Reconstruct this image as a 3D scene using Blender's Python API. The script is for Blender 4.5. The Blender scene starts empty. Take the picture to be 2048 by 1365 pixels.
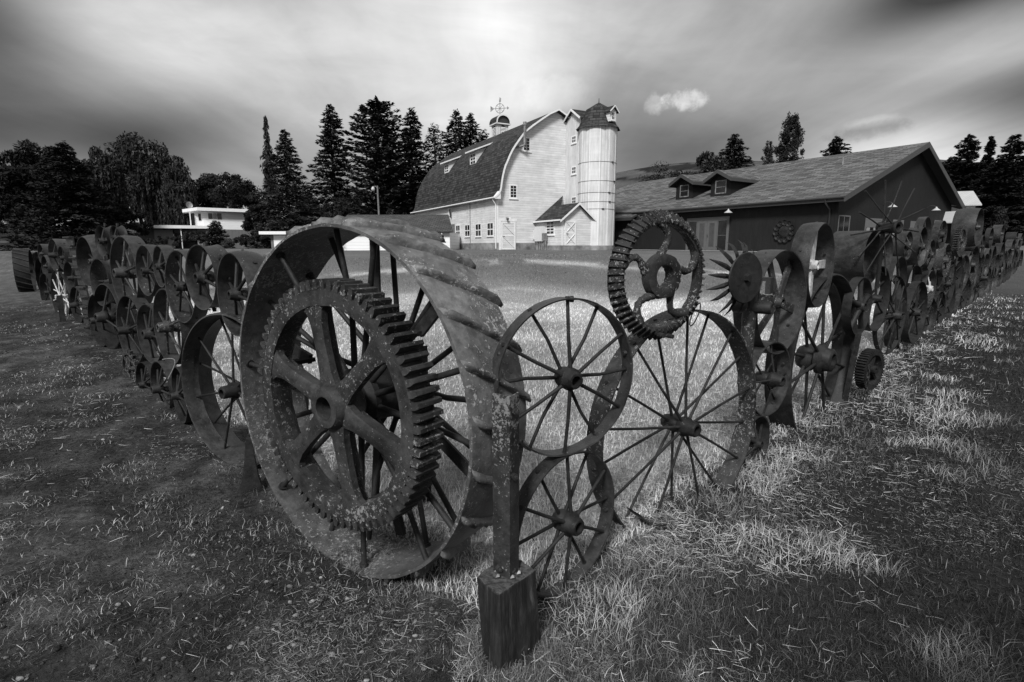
import bpy, math, random
import numpy as np
from mathutils import Vector, Matrix
R = math.radians
random.seed(7)
rng = np.random.default_rng(11)
scene = bpy.context.scene
COL = scene.collection

# ------------------------------------------------------------------ camera
F = 1080.0; PITCH = R(9.75); EYE = 1.5
cam = bpy.data.objects.new('camera', bpy.data.cameras.new('camera'))
COL.objects.link(cam); scene.camera = cam
cam.data.sensor_width = 36; cam.data.lens = F / 2048 * 36
cam.data.clip_start = 0.05; cam.data.clip_end = 3000
cam.location = (0, 0, EYE); cam.rotation_euler = (math.pi / 2 - PITCH, 0, 0)

# ------------------------------------------------------------------ light
SUN_AZ, SUN_EL = R(198), R(42)
scene.view_settings.view_transform = 'Standard'
scene.view_settings.look = 'None'
scene.view_settings.gamma = 1
scene.view_settings.exposure = 1.5
sun = bpy.data.objects.new('sun', bpy.data.lights.new('sun', 'SUN'))
COL.objects.link(sun)
sun.data.energy = 1.5; sun.data.angle = R(12); sun.data.color = (1, 1, 1)
sd = Vector((math.sin(SUN_AZ) * math.cos(SUN_EL), math.cos(SUN_AZ) * math.cos(SUN_EL), math.sin(SUN_EL)))
sun.rotation_euler = sd.to_track_quat('Z', 'Y').to_euler()

def ray(px, py):
    a = px - 1024; b = py - 682.5
    return Vector((a, F * math.cos(PITCH) - b * math.sin(PITCH), -(F * math.sin(PITCH) + b * math.cos(PITCH))))
CAM = Vector((0, 0, EYE))
def on_plane(px, py, P, N):
    r = ray(px, py); return CAM + r * ((Vector(P) - CAM).dot(N) / r.dot(N))
def at_y(px, py, Y):
    r = ray(px, py); return CAM + r * (Y / r.y)

class NT:
    def __init__(s, tree):
        s.t = tree; s.n = tree.nodes; s.l = tree.links; s.n.clear()
    def new(s, typ, **k):
        nd = s.n.new(typ)
        for a, b in k.items(): setattr(nd, a, b)
        return nd
    def put(s, sock, v):
        if isinstance(v, bpy.types.NodeSocket): s.l.new(v, sock)
        else: sock.default_value = v
    def math(s, op, a, b=0.0, c=0.0, clamp=False):
        nd = s.new('ShaderNodeMath', operation=op, use_clamp=clamp)
        s.put(nd.inputs[0], a); s.put(nd.inputs[1], b); s.put(nd.inputs[2], c)
        return nd.outputs[0]
    def noise(s, vec, scale, detail=4, rough=.55, dist=0.0):
        nd = s.new('ShaderNodeTexNoise'); s.put(nd.inputs['Vector'], vec)
        nd.inputs['Scale'].default_value = scale; nd.inputs['Detail'].default_value = detail
        nd.inputs['Roughness'].default_value = rough; nd.inputs['Distortion'].default_value = dist
        return nd.outputs[0]
    def rng(s, v, a, b, c, d, smooth=False):
        nd = s.new('ShaderNodeMapRange', clamp=True)
        if smooth: nd.interpolation_type = 'SMOOTHSTEP'
        s.put(nd.inputs[0], v)
        for i, x in enumerate((a, b, c, d)): s.put(nd.inputs[i + 1], x)
        return nd.outputs[0]
    def mix(s, f, a, b):   # scalars
        return s.math('ADD', s.math('MULTIPLY', a, s.math('SUBTRACT', 1.0, f)), s.math('MULTIPLY', b, f))
    def mapping(s, vec, scale=(1, 1, 1), loc=(0, 0, 0), rot=(0, 0, 0)):
        nd = s.new('ShaderNodeMapping'); s.put(nd.inputs[0], vec)
        nd.inputs['Scale'].default_value = scale; nd.inputs['Location'].default_value = loc
        nd.inputs['Rotation'].default_value = rot
        return nd.outputs[0]
    def sep(s, v):
        nd = s.new('ShaderNodeSeparateXYZ'); s.put(nd.inputs[0], v); return nd.outputs
    def comb(s, x, y, z):
        nd = s.new('ShaderNodeCombineXYZ')
        for i, q in enumerate((x, y, z)): s.put(nd.inputs[i], q)
        return nd.outputs[0]

# ------------------------------------------------------------------ sky
world = bpy.data.worlds.new('World'); scene.world = world; world.use_nodes = True
T = NT(world.node_tree)
tc = T.new('ShaderNodeTexCoord').outputs['Generated']
x, y, z = T.sep(tc)
sky = T.new('ShaderNodeTexSky', sky_type='NISHITA'); sky.sun_disc = False
sky.sun_elevation = SUN_EL; sky.sun_rotation = SUN_AZ
bw = T.new('ShaderNodeRGBToBW'); T.l.new(sky.outputs[0], bw.inputs[0])
blue = T.math('MINIMUM', bw.outputs[0], 9.0)
az = T.math('ARCTAN2', x, y); el = T.math('ARCSINE', z)
zz = T.math('ADD', T.math('MAXIMUM', z, 0.0), 0.16)
cp = T.comb(T.math('DIVIDE', x, zz), T.math('DIVIDE', y, zz), 0.0)
warp = T.noise(T.mapping(cp, (0.55, .25, 1)), 1.0, 3)
cpw = T.comb(T.math('ADD', T.math('DIVIDE', x, zz), T.math('MULTIPLY', warp, 1.1)), T.math('DIVIDE', y, zz), warp)
st1 = T.noise(T.mapping(cpw, (1.5, .22, 1), (3.1, 1.2, 0)), 1.0, 3, .4)
st2 = T.noise(T.mapping(cpw, (3.6, .7, 1), (7.1, 2.2, 0)), 1.0, 4, .5)
lump = T.noise(T.mapping(cp, (1.1, 1.1, 1), (2.0, 9.0, 0)), 1.3, 6, .55, .6)
# brightness of the cloud deck at measured directions (pixel x, y, display value), blended smoothly
DECK = [(100,100,128),(300,100,204),(500,100,220),(200,20,200),(15,15,112),(0,150,96),(150,155,140),(50,250,74),(180,262,78),(300,265,86),(400,292,100),(25,200,108),(240,205,135),
 (450,335,150),(480,230,160),(640,330,152),(640,150,218),(800,200,212),(600,250,184),(780,60,216),(1040,40,222),(1000,190,212),(1100,120,214),(1300,60,204),(1500,60,172),(1700,110,146),(1500,165,172),
 (1300,250,132),(1300,330,110),(1440,290,118),(1600,190,150),(1780,180,164),(1900,130,122),(1920,75,150),(1990,75,222),(2040,15,84),(1850,290,214),(1740,300,200),(2000,155,108),(2000,230,150),(1870,30,104),(1640,30,150),
 (400,130,206),(350,185,168),(550,290,168),(700,290,184),(760,210,208),(1250,150,188),(1360,120,186),(1400,205,158),(1850,210,150),(900,330,200),(500,400,150),(150,330,120),(1600,300,140),(2040,300,180),(900,-150,215),(300,-150,170),(1500,-150,170),(2100,-150,125),(-100,-100,110),(-120,250,80),(2180,100,120)]
SA, SE = R(8.0), R(4.3)
DP = np.array([[math.atan2(ray(a, b).x, ray(a, b).y) / SA, math.asin(ray(a, b).normalized().z) / SE] for a, b, c in DECK])
lin = np.array([((c / 255 + .055) / 1.055) ** 2.4 for a, b, c in DECK]) - .42
KM = np.exp(-((DP[:, None] - DP[None]) ** 2).sum(-1)); WT = np.linalg.solve(KM.T @ KM + .004 * np.eye(len(DECK)), KM.T @ lin)
pos = T.comb(T.math('ADD', T.math('DIVIDE', az, SA), T.math('MULTIPLY', T.math('SUBTRACT', warp, .5), .5)), T.math('DIVIDE', el, SE), 0.0)
val = 0.42
for (u, v), wgt in zip(DP, WT):
    d = T.new('ShaderNodeVectorMath', operation='DISTANCE'); T.l.new(pos, d.inputs[0]); d.inputs[1].default_value = (u, v, 0)
    g_ = T.math('POWER', math.exp(-1), T.math('MULTIPLY', d.outputs['Value'], d.outputs['Value']))
    val = T.math('MULTIPLY_ADD', g_, float(wgt), val)
st3 = T.noise(T.mapping(cpw, (7.5, 1.3, 1), (1.1, 5.2, 0)), 1.0, 5, .6)
tex = T.math('ADD', T.math('MULTIPLY', T.math('SUBTRACT', st1, .5), .75), T.math('MULTIPLY', T.math('SUBTRACT', st2, .5), .50))
tex = T.math('ADD', tex, T.math('MULTIPLY', T.math('SUBTRACT', st3, .5), .14))
tex = T.math('ADD', tex, T.math('MULTIPLY', T.math('SUBTRACT', lump, .5), .45))
soft = T.noise(T.mapping(tc, (2.2, 2.2, 7.0), (0, 0, 0), (0, R(-14), 0)), 1.6, 6, .6, .5)
tex = T.math('ADD', tex, T.math('MULTIPLY', T.math('SUBTRACT', soft, .5), .55))
val = T.math('MULTIPLY', T.math('MAXIMUM', val, .05), T.math('ADD', 1.0, tex))
def blob(px, py, wx, wy, amp, rot=0.0, nz=0.0):
    global val
    d = ray(px, py).normalized()
    a0 = math.atan2(d.x, d.y); e0 = math.asin(d.z)
    da = T.math('SUBTRACT', az, a0); de = T.math('SUBTRACT', el, e0)
    c, s_ = math.cos(R(rot)), math.sin(R(rot))
    u = T.math('DIVIDE', T.math('ADD', T.math('MULTIPLY', da, c), T.math('MULTIPLY', de, s_)), R(wx))
    v = T.math('DIVIDE', T.math('SUBTRACT', T.math('MULTIPLY', de, c), T.math('MULTIPLY', da, s_)), R(wy))
    q = T.math('ADD', T.math('MULTIPLY', u, u), T.math('MULTIPLY', v, v))
    q = T.math('MAXIMUM', T.math('ADD', q, T.math('MULTIPLY', T.math('SUBTRACT', fine, .5), nz)), 0.0)
    g = T.rng(q, .0, 1.6, 1, 0, True)
    val = T.math('ADD', val, T.math('MULTIPLY', g, amp))
fine = T.noise(tc, 22, 7, .65)
blob(1366, 199, 1.7, .85, .30, 0, 6.0)
blob(1340, 212, 1.6, .35, .08, 0, 5.0)
blob(1306, 211, .9, .9, .16, 0, 6.0)
blob(1110, 188, 3.6, 1.5, .12, 0, 3.2)
blob(1735, 262, 2.8, .7, -.17, 4, 4.2)
blob(1740, 245, 2.0, .5, .10, 4, 3.2)
val = T.math('MAXIMUM', val, .03)
# high cloud above and behind the viewer, evenly bright
up = T.rng(z, .45, .85, 0, 1, True)
val = T.mix(up, val, .52)
back = T.rng(y, -.1, .25, 1, 0, True)
val = T.mix(back, val, .42)
low = T.rng(z, -.02, .0, 0, 1)
val = T.math('MULTIPLY', val, T.mix(low, .35, 1.0))
tot = T.math('ADD', T.math('MULTIPLY', val, 3.95), T.math('MULTIPLY', blue, .012))
bg = T.new('ShaderNodeBackground'); T.put(bg.inputs[0], T.comb(tot, tot, tot)); bg.inputs[1].default_value = 0.1
out = T.new('ShaderNodeOutputWorld'); T.l.new(bg.outputs[0], out.inputs[0])

# ------------------------------------------------------------------ materials
def mat(name):
    m = bpy.data.materials.new(name); m.use_nodes = True
    t = NT(m.node_tree)
    o = t.new('ShaderNodeOutputMaterial'); p = t.new('ShaderNodeBsdfPrincipled')
    t.l.new(p.outputs[0], o.inputs[0]); return m, t, p
def grey(t, v): return t.comb(v, v, v)
def bump(t, p, h, strength=.5, dist=.01):
    b = t.new('ShaderNodeBump'); b.inputs['Strength'].default_value = strength; b.inputs['Distance'].default_value = dist
    t.put(b.inputs['Height'], h); t.l.new(b.outputs[0], p.inputs['Normal'])
def objco(t, rand=True):
    c = t.new('ShaderNodeTexCoord').outputs['Object']
    if not rand: return c
    oi = t.new('ShaderNodeObjectInfo').outputs['Random']
    k = t.math('MULTIPLY', oi, 37.0)
    a = t.new('ShaderNodeVectorMath', operation='ADD'); t.l.new(c, a.inputs[0]); t.l.new(t.comb(k, k, k), a.inputs[1])
    return a.outputs[0]
def m_rust(name, base, var, lich, lthr, rough=.62, metal=.25, scale=1.0):
    m, t, p = mat(name); c = objco(t)
    n1 = t.noise(c, 4 * scale, 5, .6); n2 = t.noise(c, 26 * scale, 6, .65); n3 = t.noise(c, 110 * scale, 4, .7); n2b = t.noise(c, 42 * scale, 5, .6)
    v = t.math('MULTIPLY', t.rng(n1, .3, .7, base * .55, base * (1 + var)), t.rng(n2, .3, .72, .6, 1.5))
    big = t.noise(c, 2.3 * scale, 3, .5)
    spk = t.noise(c, 150 * scale, 2, .5)
    thr = t.math('SUBTRACT', lthr, t.math('MULTIPLY', t.math('SUBTRACT', big, .5), .34))
    lm = t.math('SUBTRACT', t.math('ADD', t.math('MULTIPLY', n2b, .5), t.math('MULTIPLY', n3, .5)), thr)
    lm = t.math('MAXIMUM', t.rng(lm, 0, .022, 0, 1), t.rng(t.math('SUBTRACT', spk, t.math('MULTIPLY', big, .12)), .64, .67, 0, .7))
    v = t.mix(lm, v, t.rng(n3, .3, .7, lich * .6, lich * 1.25))
    t.put(p.inputs['Base Color'], grey(t, v))
    p.inputs['Metallic'].default_value = metal
    p.inputs['Specular IOR Level'].default_value = .22
    t.put(p.inputs['Roughness'], t.mix(lm, t.rng(n2, .3, .7, rough - .2, rough + .1), .9))
    bump(t, p, t.math('ADD', t.math('MULTIPLY', n2, .6), t.math('ADD', t.math('MULTIPLY', n3, .4), t.math('MULTIPLY', lm, .5))), .8, .006)
    return m
M = {}
M['lichen_iron'] = m_rust('lichened rusty iron', .030, .9, .20, .572)
M['tread_iron_lit'] = m_rust('lichened tread iron with painted skylight', .125, .5, .34, .568)  # lichened; the pale tone also holds sky light falling on the tread
M['iron'] = m_rust('dark rusty iron', .013, .9, .10, .64, .62, 0)
M['smooth_iron'] = m_rust('smooth weathered iron', .029, .7, .20, .64, .5, .1)
M['cast_iron'] = m_rust('pitted cast iron', .018, .8, .22, .58, .7, 0, 1.3)
M['bright_iron'] = m_rust('pale painted iron', .42, .3, .6, .62, .6, 0)
M['galv'] = m_rust('dull galvanised steel', .22, .4, .4, .66, .5, .3)

def m_plain(name, v, rough=.6, var=.15, scale=6, metal=0):
    m, t, p = mat(name); c = objco(t)
    n = t.noise(c, scale, 4)
    t.put(p.inputs['Base Color'], grey(t, t.rng(n, .3, .7, v * (1 - var), v * (1 + var))))
    p.inputs['Roughness'].default_value = rough; p.inputs['Metallic'].default_value = metal
    return m
M['white_trim'] = m_plain('white painted trim', .74, .5, .08)
M['dark_trim'] = m_plain('dark painted trim', .035, .5, .15)
M['window_dark'] = m_plain('dark window glass', .012, .12, .3)
M['curtain'] = m_plain('pale curtain cloth', .25, .9, .2, 9)
M['concrete'] = m_plain('weathered concrete', .34, .9, .35, 2.5)
M['foundation'] = m_plain('stained foundation concrete', .20, .9, .6, 1.6)
M['grey_wood'] = m_plain('weathered grey boards', .13, .85, .4, 5)
M['pole_wood'] = m_plain('weathered pole wood', .14, .8, .3, 6)
M['bark'] = m_plain('bark', .05, .95, .5, 5)
M['lamp_white'] = m_plain('white enamel', .45, .35, .05)
M['pebble'] = m_plain('pebbles', .22, .9, .7, 12)
M['steel_box'] = m_plain('light grey steel cabinet', .6, .5, .06)

def m_siding(name, v, pitch, dirt=.25, axis='Z', groove=.45, dirtscale=.9, rough=.6, depth=.012):
    m, t, p = mat(name)
    c = t.new('ShaderNodeTexCoord').outputs['Object']; sx, sy, sz = t.sep(c)
    h = sz if axis == 'Z' else t.math('ADD', sx, sy)
    f = t.math('FRACT', t.math('DIVIDE', h, pitch))
    row = t.math('FLOOR', t.math('DIVIDE', h, pitch))
    if axis == 'Z': line = t.rng(f, 0.0, .16, 0, 1, True)
    else: line = t.math('MULTIPLY', t.rng(f, 0, .07, 0, 1), t.rng(f, .93, 1, 1, 0))
    if axis == 'Z':
        st = t.noise(t.comb(t.math('MULTIPLY', t.math('ADD', sx, sy), .45), t.math('MULTIPLY', row, 5.3), 0.0), 1.0, 4, .6)
        cl = t.noise(c, dirtscale, 5, .62)
        st2 = t.noise(t.mapping(c, (1.1, 1.1, 34)), 1.0, 3, .6)
    else:
        st = t.noise(t.comb(t.math('MULTIPLY', row, 7.3), t.math('MULTIPLY', sz, .5), 0.0), 1.0, 5, .7)
        cl = t.noise(t.mapping(c, (1, 1, .35)), dirtscale * 1.4, 5, .65)
        st2 = t.noise(t.mapping(c, (14, 14, .8)), 1.0, 4, .7)
    d = t.math('MULTIPLY', t.rng(st, .33, .62, 1 - dirt * .8, 1), t.rng(cl, .32, .6, 1 - dirt * .55, 1))
    d = t.math('MULTIPLY', d, t.rng(st2, .3, .55, 1 - dirt * .8, 1))
    g = t.mix(line, 1 - groove, 1.0)
    t.put(p.inputs['Base Color'], grey(t, t.math('MULTIPLY', t.math('MULTIPLY', d, g), v)))
    p.inputs['Roughness'].default_value = rough; p.inputs['Specular IOR Level'].default_value = .15
    bump(t, p, (f if axis == 'Z' else line), .7, depth)
    return m
M['clapboard'] = m_siding('white clapboard siding', .78, .19, .27)
M['clapboard_clean'] = m_siding('clean white lap siding', .80, .26, .06, groove=.35)
M['batten'] = m_siding('white vertical silo boards', .70, .17, .24, 'V', .5)
M['dark_boards'] = m_siding('dark vertical siding', .020, .21, .25, 'V', .45)
M['grey_panel'] = m_siding('grey vertical panel', .16, .5, .2, 'V', .3)
M['metal_roof'] = m_siding('ribbed metal sheet', .42, .2, .12, 'V', .25)

def m_shingle(name, v, var, rows, tile=.3):
    m, t, p = mat(name)
    uv = t.new('ShaderNodeUVMap').outputs[0]
    b = t.new('ShaderNodeTexBrick'); t.l.new(uv, b.inputs['Vector'])
    b.inputs['Scale'].default_value = 1; b.inputs['Brick Width'].default_value = tile; b.inputs['Row Height'].default_value = rows
    b.inputs['Mortar Size'].default_value = .030; b.inputs['Mortar Smooth'].default_value = .3
    b.inputs['Color1'].default_value = (v * (1 - var),) * 3 + (1,); b.inputs['Color2'].default_value = (v * (1 + var),) * 3 + (1,)
    b.inputs['Mortar'].default_value = (v * .35,) * 3 + (1,)
    n = t.noise(uv, .8, 5, .6); n2 = t.noise(t.mapping(uv, (1.2, 14, 1)), 1.0, 4, .7)
    k = t.math('MULTIPLY', t.rng(n, .3, .7, .86, 1.12), t.rng(n2, .3, .7, .8, 1.2))
    mx = t.new('ShaderNodeMix', data_type='RGBA', blend_type='MULTIPLY'); mx.inputs[0].default_value = 1
    t.l.new(b.outputs[0], mx.inputs[6]); t.l.new(grey(t, k), mx.inputs[7])
    t.l.new(mx.outputs[2], p.inputs['Base Color']); p.inputs['Roughness'].default_value = .9; p.inputs['Specular IOR Level'].default_value = .15
    bump(t, p, t.math('FRACT', t.math('DIVIDE', t.sep(uv)[1], rows)), .5, -.02)
    return m
M['barn_shingle'] = m_shingle('dark cedar shingles', .045, .5, .24, .5)
M['gallery_shingle'] = m_shingle('mid grey asphalt shingles', .11, .5, .26, .7)
M['shed_shingle'] = m_shingle('grey asphalt shingles', .07, .25, .2, .4)

def m_attr(name, rough=.8, var=.2, scale=30, spec=.3, bumpd=0, trans=0):
    m, t, p = mat(name)
    a = t.new('ShaderNodeAttribute'); a.attribute_name = 'tone'
    c = t.new('ShaderNodeTexCoord').outputs['Object']
    v = a.outputs['Fac']
    if var:
        n = t.noise(c, scale, 5, .65); v = t.math('MULTIPLY', v, t.rng(n, .3, .7, 1 - var, 1 + var))
    t.put(p.inputs['Base Color'], grey(t, v)); p.inputs['Roughness'].default_value = rough
    p.inputs['Specular IOR Level'].default_value = spec
    return m, t, p, c
M['grass'] = m_attr('grass blades', .6, 0, spec=.12)[0]
M['straw'] = m_attr('dry straw', .55, 0, spec=.15)[0]
M['leaf'] = m_attr('foliage', .7, 0, spec=.06)[0]
m_, t_, p_, c_ = m_attr('soil and turf', .95, .5, 24, .03)
n1 = t_.noise(c_, 60, 6, .7); n2 = t_.noise(c_, 7, 5, .6)
bump(t_, p_, t_.math('ADD', t_.math('MULTIPLY', n1, .4), n2), .9, .035)
M['ground'] = m_
m_, t_, p_, c_ = m_attr('hill turf', .95, .45, .35, .1); M['hill'] = m_

# timber: charred wood with grain
m_, t_, p_ = mat('charred timber'); c_ = t_.new('ShaderNodeTexCoord').outputs['Object']
g1 = t_.noise(t_.mapping(c_, (60, 60, 5)), 1, 5, .65); g2 = t_.noise(c_, 14, 5, .6); g3 = t_.noise(t_.mapping(c_, (40, 40, 3.5), (5, 3, 1)), 1, 3, .6)
v_ = t_.math('MULTIPLY', t_.rng(g1, .38, .66, .002, .022), t_.rng(g2, .3, .7, .5, 1.6))
v_ = t_.mix(t_.rng(g3, .58, .68, 0, .6), v_, .09)
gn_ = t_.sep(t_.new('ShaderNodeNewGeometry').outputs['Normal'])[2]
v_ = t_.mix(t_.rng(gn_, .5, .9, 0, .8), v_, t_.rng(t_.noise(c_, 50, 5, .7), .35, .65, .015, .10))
t_.put(p_.inputs['Base Color'], grey(t_, v_)); p_.inputs['Roughness'].default_value = .65
bump(t_, p_, g1, .9, .012); M['timber'] = m_

# ------------------------------------------------------------------ numpy noise and terrain
def vnoise(x, y, seed=0):
    x = np.asarray(x, float); y = np.asarray(y, float)
    xi = np.floor(x).astype(np.int64); yi = np.floor(y).astype(np.int64)
    xf = x - xi; yf = y - yi
    xf = xf * xf * (3 - 2 * xf); yf = yf * yf * (3 - 2 * yf)
    def h(a, b):
        n = (a * 374761393 + b * 668265263 + seed * 974634777) & 0x7fffffff
        n = ((n ^ (n >> 13)) * 1274126177) & 0x7fffffff
        return ((n ^ (n >> 16)) & 0xffff) / 65535.0
    return (h(xi, yi) * (1 - xf) + h(xi + 1, yi) * xf) * (1 - yf) + (h(xi, yi + 1) * (1 - xf) + h(xi + 1, yi + 1) * xf) * yf
def fbm(x, y, oct=4, seed=0, g=.5):
    s = 0; a = 1; n = 0
    for i in range(oct):
        s = s + a * vnoise(x * 2 ** i, y * 2 ** i, seed + i * 17); n += a; a *= g
    return s / n
def sm(a, b, v):
    t = np.clip((v - a) / (b - a), 0, 1); return t * t * (3 - 2 * t)
def gz(x, y):
    x = np.asarray(x, float); y = np.asarray(y, float)
    u = y - .5 * np.abs(x)
    z = 1.2 * sm(13, 24, u) + .008 * np.clip(u - 24, 0, 60)
    z = z + 5.5 * sm(34, 110, x) * sm(20, 70, y)            # the slope right of the gallery
    d = np.hypot(x, y)
    a = np.degrees(np.arctan2(x, y))
    top = np.interp(a, [-180, -60, -30, -10, 5, 10, 20, 37, 45, 70, 180], [10, 8, 14, 28, 44, 49, 51, 44, 33, 28, 20])
    z = z + top * sm(110, 420, d) * (1 + .06 * (fbm(x / 60, y / 60, 3, 5) - .5))
    near = np.clip(1 - d / 30, 0, 1)
    z = z + near * (.05 * (fbm(x * 1.1, y * 1.1, 3, 3) - .5) + .018 * (fbm(x * 6, y * 6, 3, 9) - .5))
    return z
# signed distance outside each run of the fence (positive = viewer's side)
DLx, DLy, NLx, NLy = -.6897, .7241, -.7241, -.6897
DRx, DRy, NRx, NRy = .7046, .7096, .7096, -.7046
def zones(x, y):
    w = .30 * (fbm(x * 2.3, y * 2.3, 3, 12) - .5)
    oL = x * NLx + (y - 2.02) * NLy + w; oR = x * NRx + (y - 2.10) * NRy + w
    return oL, oR
def smoothpatch(x, y, s, seed, lo=.45, hi=.6): return sm(lo, hi, fbm(x / s, y / s, 4, seed))
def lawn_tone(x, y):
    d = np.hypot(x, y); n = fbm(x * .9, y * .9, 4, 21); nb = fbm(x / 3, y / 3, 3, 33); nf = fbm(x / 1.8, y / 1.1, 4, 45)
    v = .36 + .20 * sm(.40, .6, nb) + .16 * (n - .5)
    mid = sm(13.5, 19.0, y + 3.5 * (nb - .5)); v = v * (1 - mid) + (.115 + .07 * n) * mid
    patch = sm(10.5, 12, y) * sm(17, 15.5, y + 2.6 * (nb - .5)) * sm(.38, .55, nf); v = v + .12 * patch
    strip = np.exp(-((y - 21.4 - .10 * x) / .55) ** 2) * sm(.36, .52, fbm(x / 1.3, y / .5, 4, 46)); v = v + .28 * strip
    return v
def ztone(x, y):
    """albedo of the ground itself"""
    oL, oR = zones(x, y)
    inside = sm(.1, -.25, np.maximum(oL, oR))
    d = np.hypot(x, y)
    n = fbm(x * .9, y * .9, 4, 21); nb = fbm(x / 5, y / 5, 3, 33); n5 = fbm(x * 5, y * 5, 3, 24)
    soil = .016 + .050 * n * n5 * n5 * 3 + .012 * n5
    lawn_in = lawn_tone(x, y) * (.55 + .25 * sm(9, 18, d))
    green = .014 + .022 * n
    right = sm(-.3, .9, x - .25 * (y - 1) + .8 * (n - .5))
    outside = soil * (1 - right) + green * right
    outside = outside + .05 * sm(14, 30, d)
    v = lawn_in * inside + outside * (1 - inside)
    hs = sm(.42, .52, fbm(x / 14, y / 14, 4, 61)); v = np.where(d > 85, (.045 + .06 * nb) * (1 - .75 * hs), v)
    return v

def set_tone(me, vals, domain='POINT'):
    a = me.attributes.new('tone', 'FLOAT', domain); a.data.foreach_set('value', np.asarray(vals, dtype=np.float32))
def np_mesh(name, V, polys, mats, tone=None, smooth=False):
    """V (n,3); polys (m,k) index array"""
    me = bpy.data.meshes.new(name)
    V = np.asarray(V, dtype=np.float32); P = np.asarray(polys, dtype=np.int32); k = P.shape[1]
    me.vertices.add(len(V)); me.vertices.foreach_set('co', V.ravel())
    me.loops.add(P.size); me.loops.foreach_set('vertex_index', P.ravel())
    me.polygons.add(len(P)); me.polygons.foreach_set('loop_start', np.arange(0, P.size, k, dtype=np.int32))
    me.update(calc_edges=True)
    if smooth: me.polygons.foreach_set('use_smooth', np.ones(len(P), dtype=bool))
    me.materials.append(mats)
    if tone is not None: set_tone(me, tone)
    o = bpy.data.objects.new(name, me); COL.objects.link(o); return o
def tag(o, label=None, cat=None, group=None, kind=None):
    for k, v in (('label', label), ('category', cat), ('group', group), ('kind', kind)):
        if v: o[k] = v
    return o
def empty(name, loc, rz=0, label=None, cat=None, group=None):
    o = bpy.data.objects.new(name, None); COL.objects.link(o)
    o.empty_display_size = .2; o.location = loc; o.rotation_euler = (0, 0, rz)
    return tag(o, label, cat, group)

# ground sheet, a polar grid fine near the viewer
rr = np.concatenate([[0.0], np.geomspace(.3, 14, 330), np.geomspace(14.3, 1100, 210)])
aa = np.radians(np.concatenate([np.linspace(-65, 65, 620), np.linspace(66, 294, 120)]))
RR, AA = np.meshgrid(rr, aa, indexing='ij')
gx = RR * np.sin(AA); gy = RR * np.cos(AA); GZ = gz(gx, gy)
nr, na = RR.shape
i0 = (np.arange(nr - 1)[:, None] * na + np.arange(na)[None, :]); i1 = (np.arange(nr - 1)[:, None] * na + (np.arange(na)[None, :] + 1) % na)
quads = np.stack([i0, i1, i1 + na, i0 + na], -1).reshape(-1, 4)
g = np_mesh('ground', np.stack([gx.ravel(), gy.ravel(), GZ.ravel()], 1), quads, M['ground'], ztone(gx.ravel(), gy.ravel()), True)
tag(g, 'bare soil and turf around the wheel fence, rising to the barn and the hill', 'ground', kind='structure')

def sheet(name, P0, P1, w0, w1, n, m, matr, tonefn, lift=.004, label=''):
    P0 = np.array(P0, float); P1 = np.array(P1, float); d = P1 - P0; L = np.linalg.norm(d); d /= L; nn = np.array([-d[1], d[0]])
    t = np.geomspace(1, 1 + L, n) - 1; s = np.linspace(0, 1, m)
    TT, SS = np.meshgrid(t, s, indexing='ij')
    wob = .35 * (fbm(t * .8, t * 0 + 3, 3, 71) - .5); wob2 = .5 * (fbm(t * .8, t * 0 + 8, 3, 72) - .5)
    off = (w0 + wob)[:, None] * (1 - SS) + (w1 + wob2)[:, None] * SS if label == 'path' else w0 * (1 - SS) + w1 * SS
    X = P0[0] + d[0] * TT + nn[0] * off; Y = P0[1] + d[1] * TT + nn[1] * off
    Z = gz(X, Y) + lift
    k, l = X.shape; a = (np.arange(k - 1)[:, None] * l + np.arange(l - 1)[None, :])
    q = np.stack([a, a + 1, a + l + 1, a + l], -1).reshape(-1, 4)
    o = np_mesh(name, np.stack([X.ravel(), Y.ravel(), Z.ravel()], 1), q, matr, tonefn(X.ravel(), Y.ravel()), True)
    return tag(o, kind='structure')
sheet('path', (-1.95 - .7 * 0, .2), (-42, 42.3), 0.2, 2.6, 260, 26, M['ground'], lambda x, y: .030 + .03 * fbm(x * 2, y * 2, 4, 91), .006, 'path')

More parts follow.
